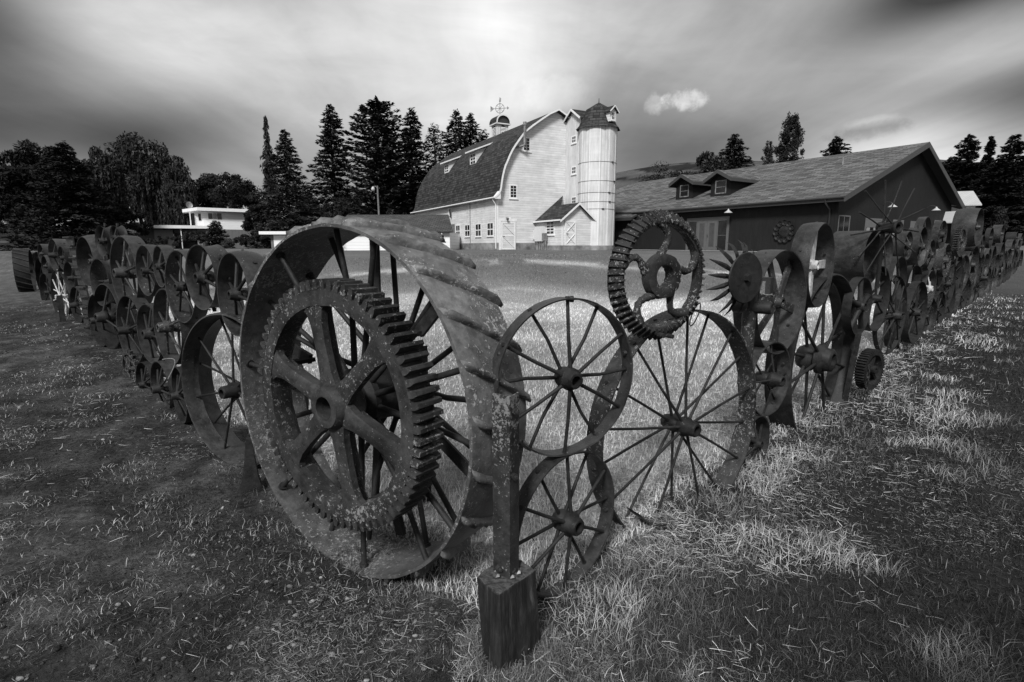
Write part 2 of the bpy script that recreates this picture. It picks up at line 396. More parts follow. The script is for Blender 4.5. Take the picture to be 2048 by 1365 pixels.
# ------------------------------------------------------------------ mesh builder
class MB:
    def __init__(s): s.v = []; s.f = []; s.uv = {}; s.smooth = set()
    def add(s, vs, fs, smooth=False, uvs=None):
        b = len(s.v); s.v += [tuple(q) for q in vs]
        for i, f in enumerate(fs):
            if uvs: s.uv[len(s.f)] = uvs[i]
            if smooth: s.smooth.add(len(s.f))
            s.f.append([b + j for j in f])
        return s
    def box(s, x0, x1, y0, y1, z0, z1):
        return s.add([(x0, y0, z0), (x1, y0, z0), (x1, y1, z0), (x0, y1, z0), (x0, y0, z1), (x1, y0, z1), (x1, y1, z1), (x0, y1, z1)],
                     [(3, 2, 1, 0), (4, 5, 6, 7), (0, 1, 5, 4), (1, 2, 6, 5), (2, 3, 7, 6), (3, 0, 4, 7)])
    def tube(s, P, Q, r0, r1=None, n=10, cap=True):
        P = Vector(P); Q = Vector(Q); r1 = r0 if r1 is None else r1
        d = (Q - P).normalized(); a = d.orthogonal().normalized(); b = d.cross(a)
        vs = []
        for c, r in ((P, r0), (Q, r1)):
            for i in range(n):
                t = 2 * math.pi * i / n; vs.append(c + a * (r * math.cos(t)) + b * (r * math.sin(t)))
        s.add(vs, [(i, (i + 1) % n, n + (i + 1) % n, n + i) for i in range(n)], True)
        if cap: s.add(vs, [tuple(range(n))[::-1], tuple(range(n, 2 * n))])
        return s
    def path(s, pts, rs, n=8):
        """smooth tube along points"""
        pts = [Vector(p) for p in pts]; vs = []
        if not isinstance(rs, (list, tuple)): rs = [rs] * len(pts)
        a = None
        for i, p in enumerate(pts):
            d = (pts[min(i + 1, len(pts) - 1)] - pts[max(i - 1, 0)]).normalized()
            a = d.orthogonal().normalized() if a is None else (a - d * a.dot(d)).normalized()
            b = d.cross(a)
            for j in range(n):
                t = 2 * math.pi * j / n; vs.append(p + a * (rs[i] * math.cos(t)) + b * (rs[i] * math.sin(t)))
        k = len(pts)
        s.add(vs, [(i * n + j, i * n + (j + 1) % n, (i + 1) * n + (j + 1) % n, (i + 1) * n + j) for i in range(k - 1) for j in range(n)], True)
        s.add(vs, [tuple(range(n))[::-1], tuple(range((k - 1) * n, k * n))]); return s
    def lathe_x(s, prof, cz, n=64, closed=True, smooth=True, rough=0, sd=0):
        """profile of (x, r) turned about the x axis through height cz"""
        m = len(prof); vs = []
        for i in range(n):
            t = 2 * math.pi * i / n
            for j, (x, r) in enumerate(prof):
                if rough:
                    k = rough * (2 * fbm(np.array([math.cos(t) * 9 + j * .7 + sd]), np.array([math.sin(t) * 9 + sd]), 2, 3)[0] - 1)
                    r = r + k; x = x + k * .7
                vs.append((x, r * math.sin(t), cz + r * math.cos(t)))
        fs = []
        for i in range(n):
            for j in range(m if closed else m - 1):
                a = i * m + j; b = i * m + (j + 1) % m; c = ((i + 1) % n) * m + (j + 1) % m; d = ((i + 1) % n) * m + j
                fs.append((a, b, c, d))
        return s.add(vs, fs, smooth)
    def lathe_z(s, prof, n=32, smooth=True, cx=0, cy=0):
        m = len(prof); vs = [(cx + r * math.cos(2 * math.pi * i / n), cy + r * math.sin(2 * math.pi * i / n), z) for i in range(n) for r, z in prof]
        return s.add(vs, [(i * m + j, ((i + 1) % n) * m + j, ((i + 1) % n) * m + j + 1, i * m + j + 1) for i in range(n) for j in range(m - 1)], smooth)
    def prism(s, poly, vec):
        """flat polygon (3d points) pushed along vec"""
        n = len(poly); poly = [Vector(p) for p in poly]; vec = Vector(vec)
        return s.add(poly + [p + vec for p in poly], [tuple(range(n))[::-1], tuple(range(n, 2 * n))] + [(i, (i + 1) % n, n + (i + 1) % n, n + i) for i in range(n)])
    def bar(s, P, Q, w, t, up=(0, 0, 1)):
        P = Vector(P); Q = Vector(Q); d = (Q - P).normalized(); u = Vector(up)
        if abs(d.dot(u)) > .95: u = Vector((1, 0, 0))
        a = d.cross(u).normalized(); b = a.cross(d)
        o = [a * (w / 2) + b * (t / 2), a * (-w / 2) + b * (t / 2), a * (-w / 2) - b * (t / 2), a * (w / 2) - b * (t / 2)]
        return s.add([P + k for k in o] + [Q + k for k in o], [(0, 1, 2, 3), (7, 6, 5, 4), (0, 4, 5, 1), (1, 5, 6, 2), (2, 6, 7, 3), (3, 7, 4, 0)])
    def mesh(s, name, m):
        me = bpy.data.meshes.new(name); me.from_pydata(s.v, [], s.f); me.materials.append(m)
        if s.smooth:
            fl = np.zeros(len(me.polygons), bool)
            for i in s.smooth: fl[i] = True
            me.polygons.foreach_set('use_smooth', fl)
        if s.uv:
            l = me.uv_layers.new(name='UVMap')
            for pi, p in enumerate(me.polygons):
                if pi in s.uv:
                    for k, li in enumerate(p.loop_indices): l.data[li].uv = s.uv[pi][k]
        me.update(); return me
    def build(s, name, m, parent=None):
        o = bpy.data.objects.new(name, s.mesh(name, m)); COL.objects.link(o)
        if parent: o.parent = parent
        return o
def inst(name, me, parent, loc=(0, 0, 0), rot=(0, 0, 0)):
    o = bpy.data.objects.new(name, me); COL.objects.link(o); o.parent = parent; o.location = loc; o.rotation_euler = rot; return o
def autosmooth(o, ang=35):
    me = o.data
    me.polygons.foreach_set('use_smooth', np.ones(len(me.polygons), bool))
    try: me.set_sharp_from_angle(angle=R(ang))
    except Exception: pass
    return o

# ------------------------------------------------------------------ wheels of the fence
GL = 'wheels welded into the left run of the fence'; GR = 'wheels welded into the right run of the fence'
FENCE = {'L': empty('wheel_fence', (-.4, 2.2, 0), 0, 'left run of the fence of old iron wheels, from the huge lugged wheel', 'fence', 'two runs of the wheel fence'),
         'R': empty('wheel_fence', (.3, 2.3, 0), 0, 'right run of the fence of old wheels and gears, from the corner post', 'fence', 'two runs of the wheel fence')}
def fpart(name, loc, rz, side, label=None):
    f = FENCE[side]; loc = Vector(loc)
    o = empty(name, loc - f.location, rz, label if math.hypot(loc.x, loc.y) < 9.5 else None); o.parent = f; return o
def wheel_frame(c, az, side, lift):
    a = R(az)
    n = Vector((-math.cos(a), math.sin(a), 0)) if side == 'L' else Vector((math.cos(a), -math.sin(a), 0))
    return n, math.atan2(n.y, n.x), Vector((c[0], c[1], c[2] - lift))
def wheel(name, c, az, r, w, side, label, ns=8, kind='flat', spoke='rod', sr=.008, hub=(.05, .2), t=.008, m='iron', ms=None,
          two=True, seg=72, crown=0, phase=0, cat='wheel', lug=0, grp=True, hubx=.03, rough=.0015):
    n, rz, base = wheel_frame(c, az, side, r)
    root = fpart(name, base, rz, side, label)
    ms = ms or m; sd = random.random() * 50
    # rim
    if kind == 'flat':
        prof = [(0, r), (-.002, r - t), (-w / 2, r - t + crown * .6), (-w + .002, r - t), (-w, r), (-w * .75, r + crown * .75), (-w / 2, r + crown), (-w * .25, r + crown * .75)]
    elif kind == 'thick':     # rolled, heavy edge
        prof = [(0, r - .012), (-.006, r), (-w * .3, r + .004), (-w * .7, r + .004), (-w + .006, r), (-w, r - .012), (-w + .01, r - t * 1.6),
                (-w * .62, r - t * 1.3), (-w / 2, r - t * 2.6), (-w * .38, r - t * 1.3), (-.01, r - t * 1.6)]
    elif kind == 'saddle':    # waisted, flared at both edges
        prof = [(0, r), (-.003, r - t), (-w * .5, r - t - crown), (-w + .003, r - t), (-w, r), (-w * .75, r - crown * .75), (-w / 2, r - crown), (-w * .25, r - crown * .75)]
    MB().lathe_x(prof, r, seg, rough=rough, sd=sd).build('rim', M[m], root)
    autosmooth(root.children[0], 50)
    if math.hypot(c[0], c[1]) < 5 and w < .25:
        for i in range(5):
            b = MB(); a = i * 1.257 + sd; q = r - t * 1.0; x_ = -w * .5
            b.tube((x_, q * math.sin(a), r + q * math.cos(a)), (x_, (q - .012) * math.sin(a), r + (q - .012) * math.cos(a)), .012, .009, 8)
            q = r + crown; b.tube((x_, q * math.sin(a), r + q * math.cos(a)), (x_, (q + .007) * math.sin(a), r + (q + .007) * math.cos(a)), .010, .006, 8)
            b.build('bolt', M[m], root)
    hr, hl = hub
    if hr > 0:
        x1 = hubx; x0 = hubx - hl
        pr = [(x1, hr * .6), (x1, hr * .85), (x1 - .012, hr), (x1 - hl * .22, hr * 1.05), (x1 - hl * .3, hr * 1.35), (x1 - hl * .42, hr * 1.35), (x1 - hl * .5, hr * .95),
              (x1 - hl * .6, hr * 1.2), (x1 - hl * .78, hr * 1.2), (x0 + .01, hr * .9), (x0, hr * .6)]
        h = MB().lathe_x(pr, r, 28, rough=.002, sd=sd + 3).build('hub', M[ms], root); autosmooth(h, 45)
        xf = x1 - hl * .34; xb = x1 - hl * .7
        xr = -w / 2
        if ns:
            def smesh(xh, xr_):
                b = MB()
                if spoke == 'rod':
                    b.path([(xh, 0, hr * 1.0), (xh + (xr_ - xh) * .5, random.uniform(-.010, .010), (hr + r) / 2), (xr_, 0, r - t * .6)], [sr * 1.15, sr, sr], 8)
                    b.tube((xr_, 0, r - t * 1.2), (xr_, 0, r + .006 + crown), sr * 1.6, sr * 1.2, 8)
                elif spoke == 'flat':
                    w0 = sr * 2.6; w1 = sr * 3.6
                    b.add([(xh - sr, -w0, hr), (xh - sr, w0, hr), (xh + sr, w0, hr), (xh + sr, -w0, hr),
                           (xr_ - sr, -w1, r - t), (xr_ - sr, w1, r - t), (xr_ + sr, w1, r - t), (xr_ + sr, -w1, r - t)],
                          [(0, 1, 2, 3), (7, 6, 5, 4), (0, 4, 5, 1), (1, 5, 6, 2), (2, 6, 7, 3), (3, 7, 4, 0)])
                elif spoke == 'oval':
                    b.path([(xh, 0, hr * .9), (xh * .6 + xr_ * .4, 0, r * .5), (xr_, 0, r - t)], [sr * 2.1, sr * 1.5, sr * 1.9], 10)
                return b.mesh('spoke', M[ms])
            mf = smesh(xf, xr + (w * .12 if two else 0)); mb = smesh(xb, xr - (w * .12 if two else 0)) if two else mf
            for i in range(ns):
                mm = mf if i % 2 == 0 else mb
                # mesh is drawn from the wheel's centre: shift to the centre height
                o = inst('spoke', mm, root, (0, 0, r), (2 * math.pi * (i + phase) / ns + random.uniform(-.02, .02), 0, 0))
    return root

# --- the great lugged wheel on the corner
c = (-.811, 2.381, .792); r_ = .813; w_ = .36
n, rz, base = wheel_frame(c, -54.8, 'L', r_)
root = fpart('tractor_wheel', base, rz, 'L', 'huge lugged steel tractor wheel with a big gear on its face')
BIG = root
pr = [(0, r_), (0, r_ - .014), (-w_ * .5, r_ - .012), (-w_, r_ - .014), (-w_, r_), (-w_ * .8, r_ + .004), (-w_ * .5, r_ + .006), (-w_ * .2, r_ + .004)]
o = MB().lathe_x(pr, r_, 180, rough=.003, sd=2).build('rim', M['tread_iron_lit'], root); autosmooth(o, 60)
M['rim_inner_shaded'] = m_rust('weathered rim iron with painted shade', .072, .8, .26, .56)
o.data.materials.append(M['rim_inner_shaded'])     # inner face: shade inside the rim put into a darker tone, duller lichen
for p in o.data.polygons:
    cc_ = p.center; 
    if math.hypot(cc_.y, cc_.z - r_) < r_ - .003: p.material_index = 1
def lug_mesh():
    b = MB(); vs = []; K = 14; prof = [(-.024, -.004), (-.020, .020), (-.012, .032), (.006, .033), (.016, .022), (.026, -.004)]
    for k in range(K + 1):
        f = k / K; x = -.012 - f * (w_ - .004); th = -.25 * f
        hh = 1 if 0 < k < K else .55
        for (q, h) in prof:
            tt = th + q / r_; j = .007 * (2 * random.random() - 1)
            rr_ = r_ + .002 + h * hh + (j if h > 0 else 0)
            vs.append((x + q * .45 + j, rr_ * math.sin(-tt), rr_ * math.cos(-tt)))
    m_ = len(prof)
    fs = [(k * m_ + j, k * m_ + j + 1, (k + 1) * m_ + j + 1, (k + 1) * m_ + j) for k in range(K) for j in range(m_ - 1)]
    fs += [tuple(range(m_))[::-1], tuple(range(K * m_, K * m_ + m_))]
    b.add(vs, fs, True); return b.mesh('lug', M['tread_iron_lit'])
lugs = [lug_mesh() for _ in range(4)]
NL_ = 24
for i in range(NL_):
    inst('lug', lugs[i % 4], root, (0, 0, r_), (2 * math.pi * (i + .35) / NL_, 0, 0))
hubp = [(-.02, .05), (-.02, .10), (-.05, .115), (-.10, .115), (-.12, .15), (-.15, .15), (-.17, .12), (-.36, .135), (-.38, .165), (-.40, .165), (-.42, .12), (-.46, .11), (-.46, .05)]
o = MB().lathe_x(hubp, r_, 40, rough=.003, sd=9).build('hub', M['iron'], root); autosmooth(o, 40)
for s_, (xh, xr) in enumerate(((-.135, -.05), (-.40, -w_ + .06))):
    b = MB(); b.path([(xh, 0, .13), ((xh + xr) / 2, .003, r_ * .55), (xr, 0, r_ - .012)], [.016, .0135, .0135], 10)
    b.tube((xr, 0, r_ - .03), (xr, 0, r_ - .012), .022, .022, 10); me = b.mesh('spoke', M['iron'])
    b = MB(); b.path([(xh, 0, .13), (xh * .4 + (-w_ / 2) * .6, .003, r_ * .55), (-w_ / 2 - .05 + .1 * (s_ == 0), 0, r_ - .012)], [.016, .0135, .0135], 10); me2 = b.mesh('spoke', M['iron'])
    for i in range(14):
        inst('spoke', me if i % 2 else me2, root, (0, 0, r_), (2 * math.pi * (i + .25 + .5 * s_) / 14, 0, 0))
# braces behind the wheel
b = MB(); b.bar((-.25, .02, r_ + .07), (-.25, .03, 2 * r_ - .03), .055, .012, (1, 0, 0)); b.build('brace', M['iron'], root)
b = MB(); b.bar((-.30, .12, r_ - .02), (-.2, .74, r_ - .30), .06, .012, (1, 0, 0)); b.build('brace', M['iron'], root)
b = MB(); b.bar((-.30, -.05, r_ - .1), (-.28, -.10, .1), .05, .012, (1, 0, 0)); b.build('brace', M['iron'], root)

# gear on its face : a part with spokes, hub and teeth under it
GR_ = .548; gz0 = r_ + .036
def gl(v): return v
gear_y = 0.108
base_big = base; c_, s_ = math.cos(rz), math.sin(rz)
groot = fpart('bull_gear', base + Vector((-s_ * gear_y, c_ * gear_y, 0)), rz, 'L', 'big spur gear with six broad spokes fixed on the face of the huge lugged wheel')
b = MB(); gx0, gx1 = .00, .105
b.lathe_x([(gx1, GR_ * .80), (gx1 + .004, GR_ * .86), (gx1 + .002, GR_ * .925), (gx0 - .01, GR_ * .93), (gx0 - .012, GR_ * .84), (gx0 + .02, GR_ * .80)], 0, 120, rough=.003, sd=4)
gr_ = b.build('ring', M['lichen_iron'], groot); gr_.location = (0, 0, gz0); autosmooth(gr_, 40)
gear = groot
b = MB(); NTEETH = 72
for i in range(NTEETH):
    t0 = 2 * math.pi * i / NTEETH; vs = []
    for x in (gx0 - .02, gx1 + .004):
        for (q, rr_) in ((-.0165, .92), (-.0145, .965), (-.008, .998), (.008, .998), (.0145, .965), (.0165, .92)):
            jit = random.uniform(-.0012, .0012); k = rr_ * GR_ + jit; a = t0 + q / GR_
            vs.append((x, k * math.sin(a), k * math.cos(a)))
    b.add(vs, [(0, 1, 2, 3, 4, 5)[::-1], (6, 7, 8, 9, 10, 11)] + [(j, j + 1, j + 7, j + 6) for j in range(5)])
b.build('tooth_ring', M['lichen_iron'], gear).location = (0, 0, gz0)
b = MB(); b.lathe_x([(gx1 + .03, .052), (gx1 + .034, .062), (gx1 + .03, .085), (gx1 + .0, .098), (gx1 - .03, .105), (gx0, .11), (gx0 - .02, .09), (gx0 - .02, .052)], 0, 40, rough=.003, sd=6)
o = b.build('hub', M['lichen_iron'], gear); autosmooth(o, 45); o.location = (0, 0, gz0)
b = MB()
xa, xb = gx1 - .012, gx0 + .012
sec = [(xa, -1), (xa + .008, -.55), (xa + .008, .55), (xa, 1), (xb + .05, 1), (xb + .035, .35), (xb, .3), (xb, -.3), (xb + .035, -.35), (xb + .05, -1)]
vs = []
st_ = [(.09, .056), (.15, .041), (.27, .036), (.36, .040), (.415, .056), (.440, .09)]
for rr_, hw in st_:
    for x, q in sec: vs.append((x, q * hw, rr_))
m_ = len(sec)
fs = [(k * m_ + j, k * m_ + (j + 1) % m_, (k + 1) * m_ + (j + 1) % m_, (k + 1) * m_ + j) for k in range(len(st_) - 1) for j in range(m_)]
b.add(vs, fs, False); me = b.mesh('gear_spoke', M['lichen_iron'])
for p in me.polygons: p.use_smooth = True
me.set_sharp_from_angle(angle=R(35))
for i in range(6):
    inst('gear_spoke', me, gear, (0, 0, gz0), (2 * math.pi * i / 6 + R(12), 0, 0))
for i in range(3):
    b = MB(); a = 2 * math.pi * i / 3 + R(45)
    ca, sa = math.cos(a), math.sin(a)
    b.bar((-.13, sa * .46, ca * .46), (gx0 + .03, sa * .46, ca * .46), .05, .02); b.bar((-.12, sa * .46, ca * .46), (-.12, sa * .66, ca * .66), .05, .02, (1, 0, 0)); b.build('bracket', M['iron'], gear).location = (0, 0, gz0)

# --- (name, centre, az, r, w, side, label, options)
W = [
('steel_wheel', (-1.932, 3.548, .540), -61, .537, .23, 'L', 'tall deep-rimmed steel wheel with thin rod spokes, next to the huge lugged wheel', dict(ns=14, sr=.008, hub=(0.043, 0.27), kind='thick', m='smooth_iron', ms='iron', t=.011, hubx=.04, seg=110)),
('flat_pulley', (-1.763, 3.401, 1.211), -46.9, .263, .16, 'L', 'lichen-spotted belt pulley in the top row, half hidden by the huge lugged wheel', dict(ns=6, sr=.010, hub=(0.033, 0.14), crown=.014, m='smooth_iron', ms='iron', two=False, hubx=.02, phase=.3)),
('flat_pulley', (-2.25, 3.912, 1.292), -52.9, .235, .14, 'L', 'dark flared pulley in the top row, second from the huge lugged wheel', dict(ns=6, sr=.011, hub=(0.039, 0.14), kind='saddle', crown=.012, m='smooth_iron', ms='iron', two=False, phase=.1)),
('flat_pulley', (-2.687, 4.371, 1.193), -51.5, .293, .11, 'L', 'pulley with crossed rod spokes and a bolt in its rim, third in the top row', dict(ns=10, sr=.009, hub=(0.035, 0.14), crown=.006, m='smooth_iron', ms='iron')),
('flat_pulley', (-3.135, 4.841, 1.339), -47.7, .184, .10, 'L', 'smallest plain pulley of the top row, between two larger ones', dict(ns=5, sr=.011, hub=(0.028, 0.11), crown=.006, m='smooth_iron', ms='iron', two=False)),
('flat_pulley', (-3.588, 5.317, 1.283), -51.9, .246, .12, 'L', 'pulley with a long hub, right after the tall wheel of the top row', dict(ns=7, sr=.010, hub=(0.031, 0.18), crown=.008, m='smooth_iron', ms='iron', two=False)),
('flat_pulley', (-4.445, 6.217, 1.223), -52.7, .415, .17, 'L', 'tall wide-rimmed wheel with a thick tapered hub, largest in the left top row', dict(ns=10, sr=.013, hub=(0.055, 0.27), crown=.006, m='smooth_iron', ms='lichen_iron', t=.012, hubx=.09)),
('flat_pulley', (-5.487, 7.21, 1.051), -56, .313, .18, 'L', 'dark saddle-shaped pulley without visible spokes below the tall domed one', dict(ns=4, sr=.01, hub=(0.031, 0.18), kind='saddle', crown=.03, m='smooth_iron', two=False, hubx=-.05)),
('flat_pulley', (-5.25, 7.35, 1.38), -52, .28, .16, 'L', 'plain pale drum peeping out behind the tall wide-rimmed wheel', dict(ns=4, sr=.01, hub=(0.031, 0.18), crown=.01, m='smooth_iron', two=False, hubx=-.04)),
('double_flange_wheel', (-5.756, 7.693, 1.60), -55, .215, .14, 'L', 'highest grooved drum of the left run, standing above the others', dict(ns=4, sr=.012, hub=(0.039, 0.14), kind='saddle', crown=.03, m='iron', two=False)),
('double_flange_wheel', (-5.35, 7.40, 1.64), -55, .165, .10, 'L', 'small flanged drum behind the highest grooved drum', dict(ns=4, sr=.012, hub=(0.031, 0.11), kind='saddle', crown=.02, m='iron', two=False)),
('flat_pulley', (-6.608, 8.438, 1.30), -54, .376, .34, 'L', 'broad smooth domed drum shining on top, beyond the highest grooved drum', dict(ns=5, sr=.012, hub=(0.039, 0.27), crown=.035, m='smooth_iron', two=False, hubx=-.05)),
('small_disc', (-6.30, 8.35, 1.60), -54, .13, .06, 'L', 'tiny dark disc between the domed drum and the highest grooved drum', dict(ns=4, hub=(0.023, 0.05), two=False)),
('steel_wheel', (-3.016, 4.667, .821), -49.9, .336, .13, 'L', 'middle-row wheel with a pale barrel hub beside the tall deep-rimmed wheel', dict(ns=10, sr=.010, hub=(0.043, 0.23), m='smooth_iron', ms='lichen_iron', hubx=.07)),
('steel_wheel', (-3.596, 5.275, .664), -52.7, .297, .12, 'L', 'second middle-row wheel, with a split cone hub', dict(ns=7, sr=.011, hub=(0.047, 0.18), m='smooth_iron', ms='iron', two=False, hubx=.05)),
('steel_wheel', (-4.328, 6.043, .59), -53.4, .387, .14, 'L', 'third middle-row wheel, with a long forward hub and bent spoke', dict(ns=10, sr=.011, hub=(0.043, 0.29), m='smooth_iron', ms='iron', hubx=.12)),
('steel_wheel', (-5.326, 7.042, .613), -55, .434, .20, 'L', 'tall dark narrow wheel closing the middle row, its big pipe hub sticking out', dict(ns=6, sr=.012, hub=(0.062, 0.27), m='iron', hubx=.12, kind='thick')),
('steel_wheel', (-2.887, 4.531, .244), -43.9, .248, .10, 'L', 'bottom-row wheel touching the tall deep-rimmed wheel', dict(ns=7, sr=.009, hub=(0.031, 0.16), m='iron', hubx=.06, two=False)),
('steel_wheel', (-3.425, 5.096, .154), -49.5, .27, .12, 'L', 'bottom-row wheel with a ribbed hub, half buried in straw', dict(ns=7, sr=.009, hub=(0.039, 0.20), m='smooth_iron', ms='iron', hubx=.07, two=False)),
('steel_wheel', (-3.985, 5.683, .046), -51.9, .245, .10, 'L', 'bottom-row wheel sunk to its hub beside the toothed sprocket', dict(ns=7, sr=.009, hub=(0.031, 0.14), m='iron', hubx=.05, two=False)),
('steel_wheel', (-10.516, 12.541, 1.343), -54, .37, .25, 'L', 'wide-rimmed wheel high in the left run with a clutter of hub rods', dict(ns=8, sr=.012, hub=(0.055, 0.32), m='smooth_iron', ms='iron', hubx=.1)),
('steel_wheel', (-10.503, 12.527, .392), -54, .615, .10, 'L', 'wheel with bright pale crossed spokes standing on the ground in the left run', dict(ns=14, sr=.014, hub=(0.047, 0.27), m='iron', ms='bright_iron', hubx=.08)),
('flat_pulley', (-8.527, 10.453, .93), -54, .317, .20, 'L', 'dished concave drum between the hanging track and the bright-spoked wheel', dict(ns=4, hub=(0.039, 0.23), kind='saddle', crown=.03, m='iron', two=False)),
('steel_wheel', (-13.387, 15.605, .987), -54, .305, .30, 'L', 'rounded drum just beyond the bright-spoked wheel', dict(ns=4, hub=(0.039, 0.18), crown=.02, m='smooth_iron', two=False)),
('steel_wheel', (-17.0, 19.6, .48), -54, .66, .35, 'L', 'tall narrow arch-topped rim touching the far lugged wheel', dict(ns=6, sr=.015, hub=(0.047, 0.27), m='iron')),
('flat_pulley', (-14.466, 16.788, 1.33), -54, .299, .25, 'L', 'upright drum standing above the far end of the left run', dict(ns=4, hub=(0.039, 0.18), m='smooth_iron', two=False)),
('steel_wheel', (-13.293, 15.405, .25), -54, .551, .2, 'L', 'dark broad wheel behind the bright-spoked one', dict(ns=6, sr=.015, hub=(0.055, 0.27), m='iron')),
('steel_wheel', (-8.09, 9.994, .46), -54, .34, .14, 'L', 'lower wheel under the hanging track of the left run', dict(ns=6, sr=.012, hub=(0.047, 0.27), m='iron', hubx=.1)),
('steel_wheel', (-6.3, 8.15, .42), -55, .40, .16, 'L', 'dark lower wheel between the hanging track and the pipe-hub wheel', dict(ns=6, sr=.012, hub=(0.047, 0.27), m='iron', hubx=.1)),
('steel_wheel', (-15.4, 17.9, .45), -54, .5, .2, 'L', 'dark lower wheel before the arch-topped rim', dict(ns=6, sr=.015, hub=(0.047, 0.27), m='iron')),
('steel_wheel', (-9.4, 11.4, 1.30), -54, .24, .12, 'L', 'small wheel tucked against the wide-rimmed wheel of the left run', dict(ns=6, sr=.01, hub=(0.039, 0.18), m='iron')),
# right run
('steel_wheel', (.238, 2.169, .969), 62.5, .333, .07, 'R', 'twelve-rod steel wheel bolted to the corner post, upper of the pair', dict(ns=12, sr=.0075, hub=(.036, .13), m='smooth_iron', ms='iron', t=.007, seg=110, hubx=.05)),
('steel_wheel', (.255, 2.187, .315), 46.9, .319, .07, 'R', 'lower rod-spoked steel wheel under the corner pair, bottom buried', dict(ns=12, sr=.0075, hub=(.04, .14), m='smooth_iron', ms='iron', t=.007, seg=110, hubx=.05)),
('steel_wheel', (1.003, 2.941, .495), 55.5, .67, .12, 'R', 'large lichened wheel with double hub and long thin spokes, under the bevel gear', dict(ns=18, sr=.0075, hub=(.042, .24), m='lichen_iron', ms='iron', t=.009, seg=130, hubx=.06)),
('flat_pulley', (1.893, 3.757, 1.125), 51, .363, .17, 'R', 'wide pulley with broad flat spokes behind the spiked hoe wheel', dict(ns=6, sr=.009, spoke='flat', hub=(.04, .14), m='smooth_iron', ms='lichen_iron', crown=.004, two=False, seg=100, phase=.3, hubx=0)),
('flat_pulley', (2.474, 4.342, 1.363), 44.6, .333, .15, 'R', 'tall pulley with a torn white-edged rim in the top row', dict(ns=4, sr=.010, spoke='flat', hub=(.04, .14), m='smooth_iron', ms='bright_iron', crown=.008, two=False, seg=90, hubx=-.03)),
('drum', (3.641, 5.517, 1.41), 49.3, .266, .34, 'R', 'long smooth barrel drum with lichen on its side', dict(ns=0, hub=(0, 0), m='smooth_iron', t=.01, seg=90)),
('flat_pulley', (4.198, 6.127, 1.44), 50, .217, .12, 'R', 'plain pulley tucked behind the long barrel drum', dict(ns=4, hub=(.04, .1), m='smooth_iron', two=False, hubx=-.02)),
('steel_wheel', (2.806, 4.705, .521), 48.8, .761, .22, 'R', 'tall heavy-rimmed wheel with a great open hub', dict(ns=14, sr=.013, hub=(.10, .30), m='iron', ms='iron', kind='thick', t=.014, seg=120, hubx=.05)),
('flat_pulley', (1.823, 3.686, .594), 53.3, .264, .10, 'R', 'small rod-spoked wheel under the flat-spoked pulley', dict(ns=8, sr=.007, hub=(.04, .2), m='smooth_iron', ms='iron', hubx=.08)),
('steel_wheel', (1.719, 3.601, .152), 48, .198, .10, 'R', 'little half-buried wheel with straw on it, lowest in its column', dict(ns=6, sr=.009, hub=(.03, .1), m='iron', two=False)),
('steel_wheel', (4.60, 6.483, .70), 52, .48, .05, 'R', 'open wheel with long converging spokes beside the steel leg of the right run', dict(ns=16, sr=.010, hub=(.05, .2), m='iron', hubx=.1)),
('disc_plate', (4.841, 6.776, 1.10), 50, .30, .12, 'R', 'dark edge-on rim below the tall rimless hub', dict(ns=4, hub=(.04, .1), m='iron', two=False)),
('flat_pulley', (5.2, 7.187, 1.535), 50, .183, .15, 'R', 'short drum just right of the rimless hub', dict(ns=4, hub=(.04, .1), m='smooth_iron', two=False)),
('flat_pulley', (5.932, 7.874, 1.607), 48, .336, .10, 'R', 'tall broken-topped rim high in the right run', dict(ns=4, hub=(.04, .1), m='smooth_iron', two=False)),
('flat_pulley', (5.649, 7.539, 1.52), 48, .27, .16, 'R', 'crescent drum leaning on the tall broken-topped rim', dict(ns=4, hub=(.04, .1), kind='saddle', crown=.02, m='smooth_iron', two=False)),
('flat_pulley', (6.583, 8.579, 1.393), 50, .238, .14, 'R', 'pulley with dappled rim right of the crescent drum', dict(ns=5, hub=(.04, .1), m='smooth_iron', two=False)),
('steel_wheel', (6.839, 8.837, .845), 50, .306, .16, 'R', 'cracked cylinder below the dappled pulley', dict(ns=5, hub=(.05, .14), m='smooth_iron', ms='bright_iron', two=False)),
('steel_wheel', (7.227, 9.229, 1.724), 52, .232, .10, 'R', 'thin high wheel with straight rods in front of the metal shed', dict(ns=6, sr=.012, hub=(.05, .16), m='smooth_iron', ms='iron')),
('drum', (11.282, 13.313, 1.998), 50, .447, .45, 'R', 'tallest wide drum of the right run, towering over the others', dict(ns=4, hub=(.05, .2), m='smooth_iron', two=False, crown=.02)),
('drum', (9.777, 11.897, .681), 50, .544, .48, 'R', 'broad round-shouldered drum resting on the ground in the right run', dict(ns=4, hub=(.06, .3), m='smooth_iron', two=False, crown=.03)),
('flat_pulley', (11.623, 13.706, 1.087), 50, .469, .30, 'R', 'stout drum directly below the tallest one', dict(ns=4, hub=(.06, .3), m='smooth_iron', two=False, crown=.02)),
('steel_wheel', (11.618, 13.75, .615), 50, .477, .2, 'R', 'oval-looking ring wheel right of the round-shouldered drum', dict(ns=6, hub=(.06, .3), m='iron', two=False)),
('steel_wheel', (13.116, 15.259, .675), 50, .356, .12, 'R', 'small ring with a protruding axle past the stout drum', dict(ns=6, hub=(.06, .4), m='iron', two=False, hubx=.2)),
('small_disc', (12.701, 14.791, 1.542), 50, .298, .08, 'R', 'oval disc set right of the tallest drum', dict(ns=4, hub=(.04, .1), m='iron', two=False)),
('steel_wheel', (14.347, 16.449, 1.80), 50, .30, .12, 'R', 'twin upright ring high beyond the oval disc', dict(ns=4, hub=(.05, .3), m='iron', two=False)),
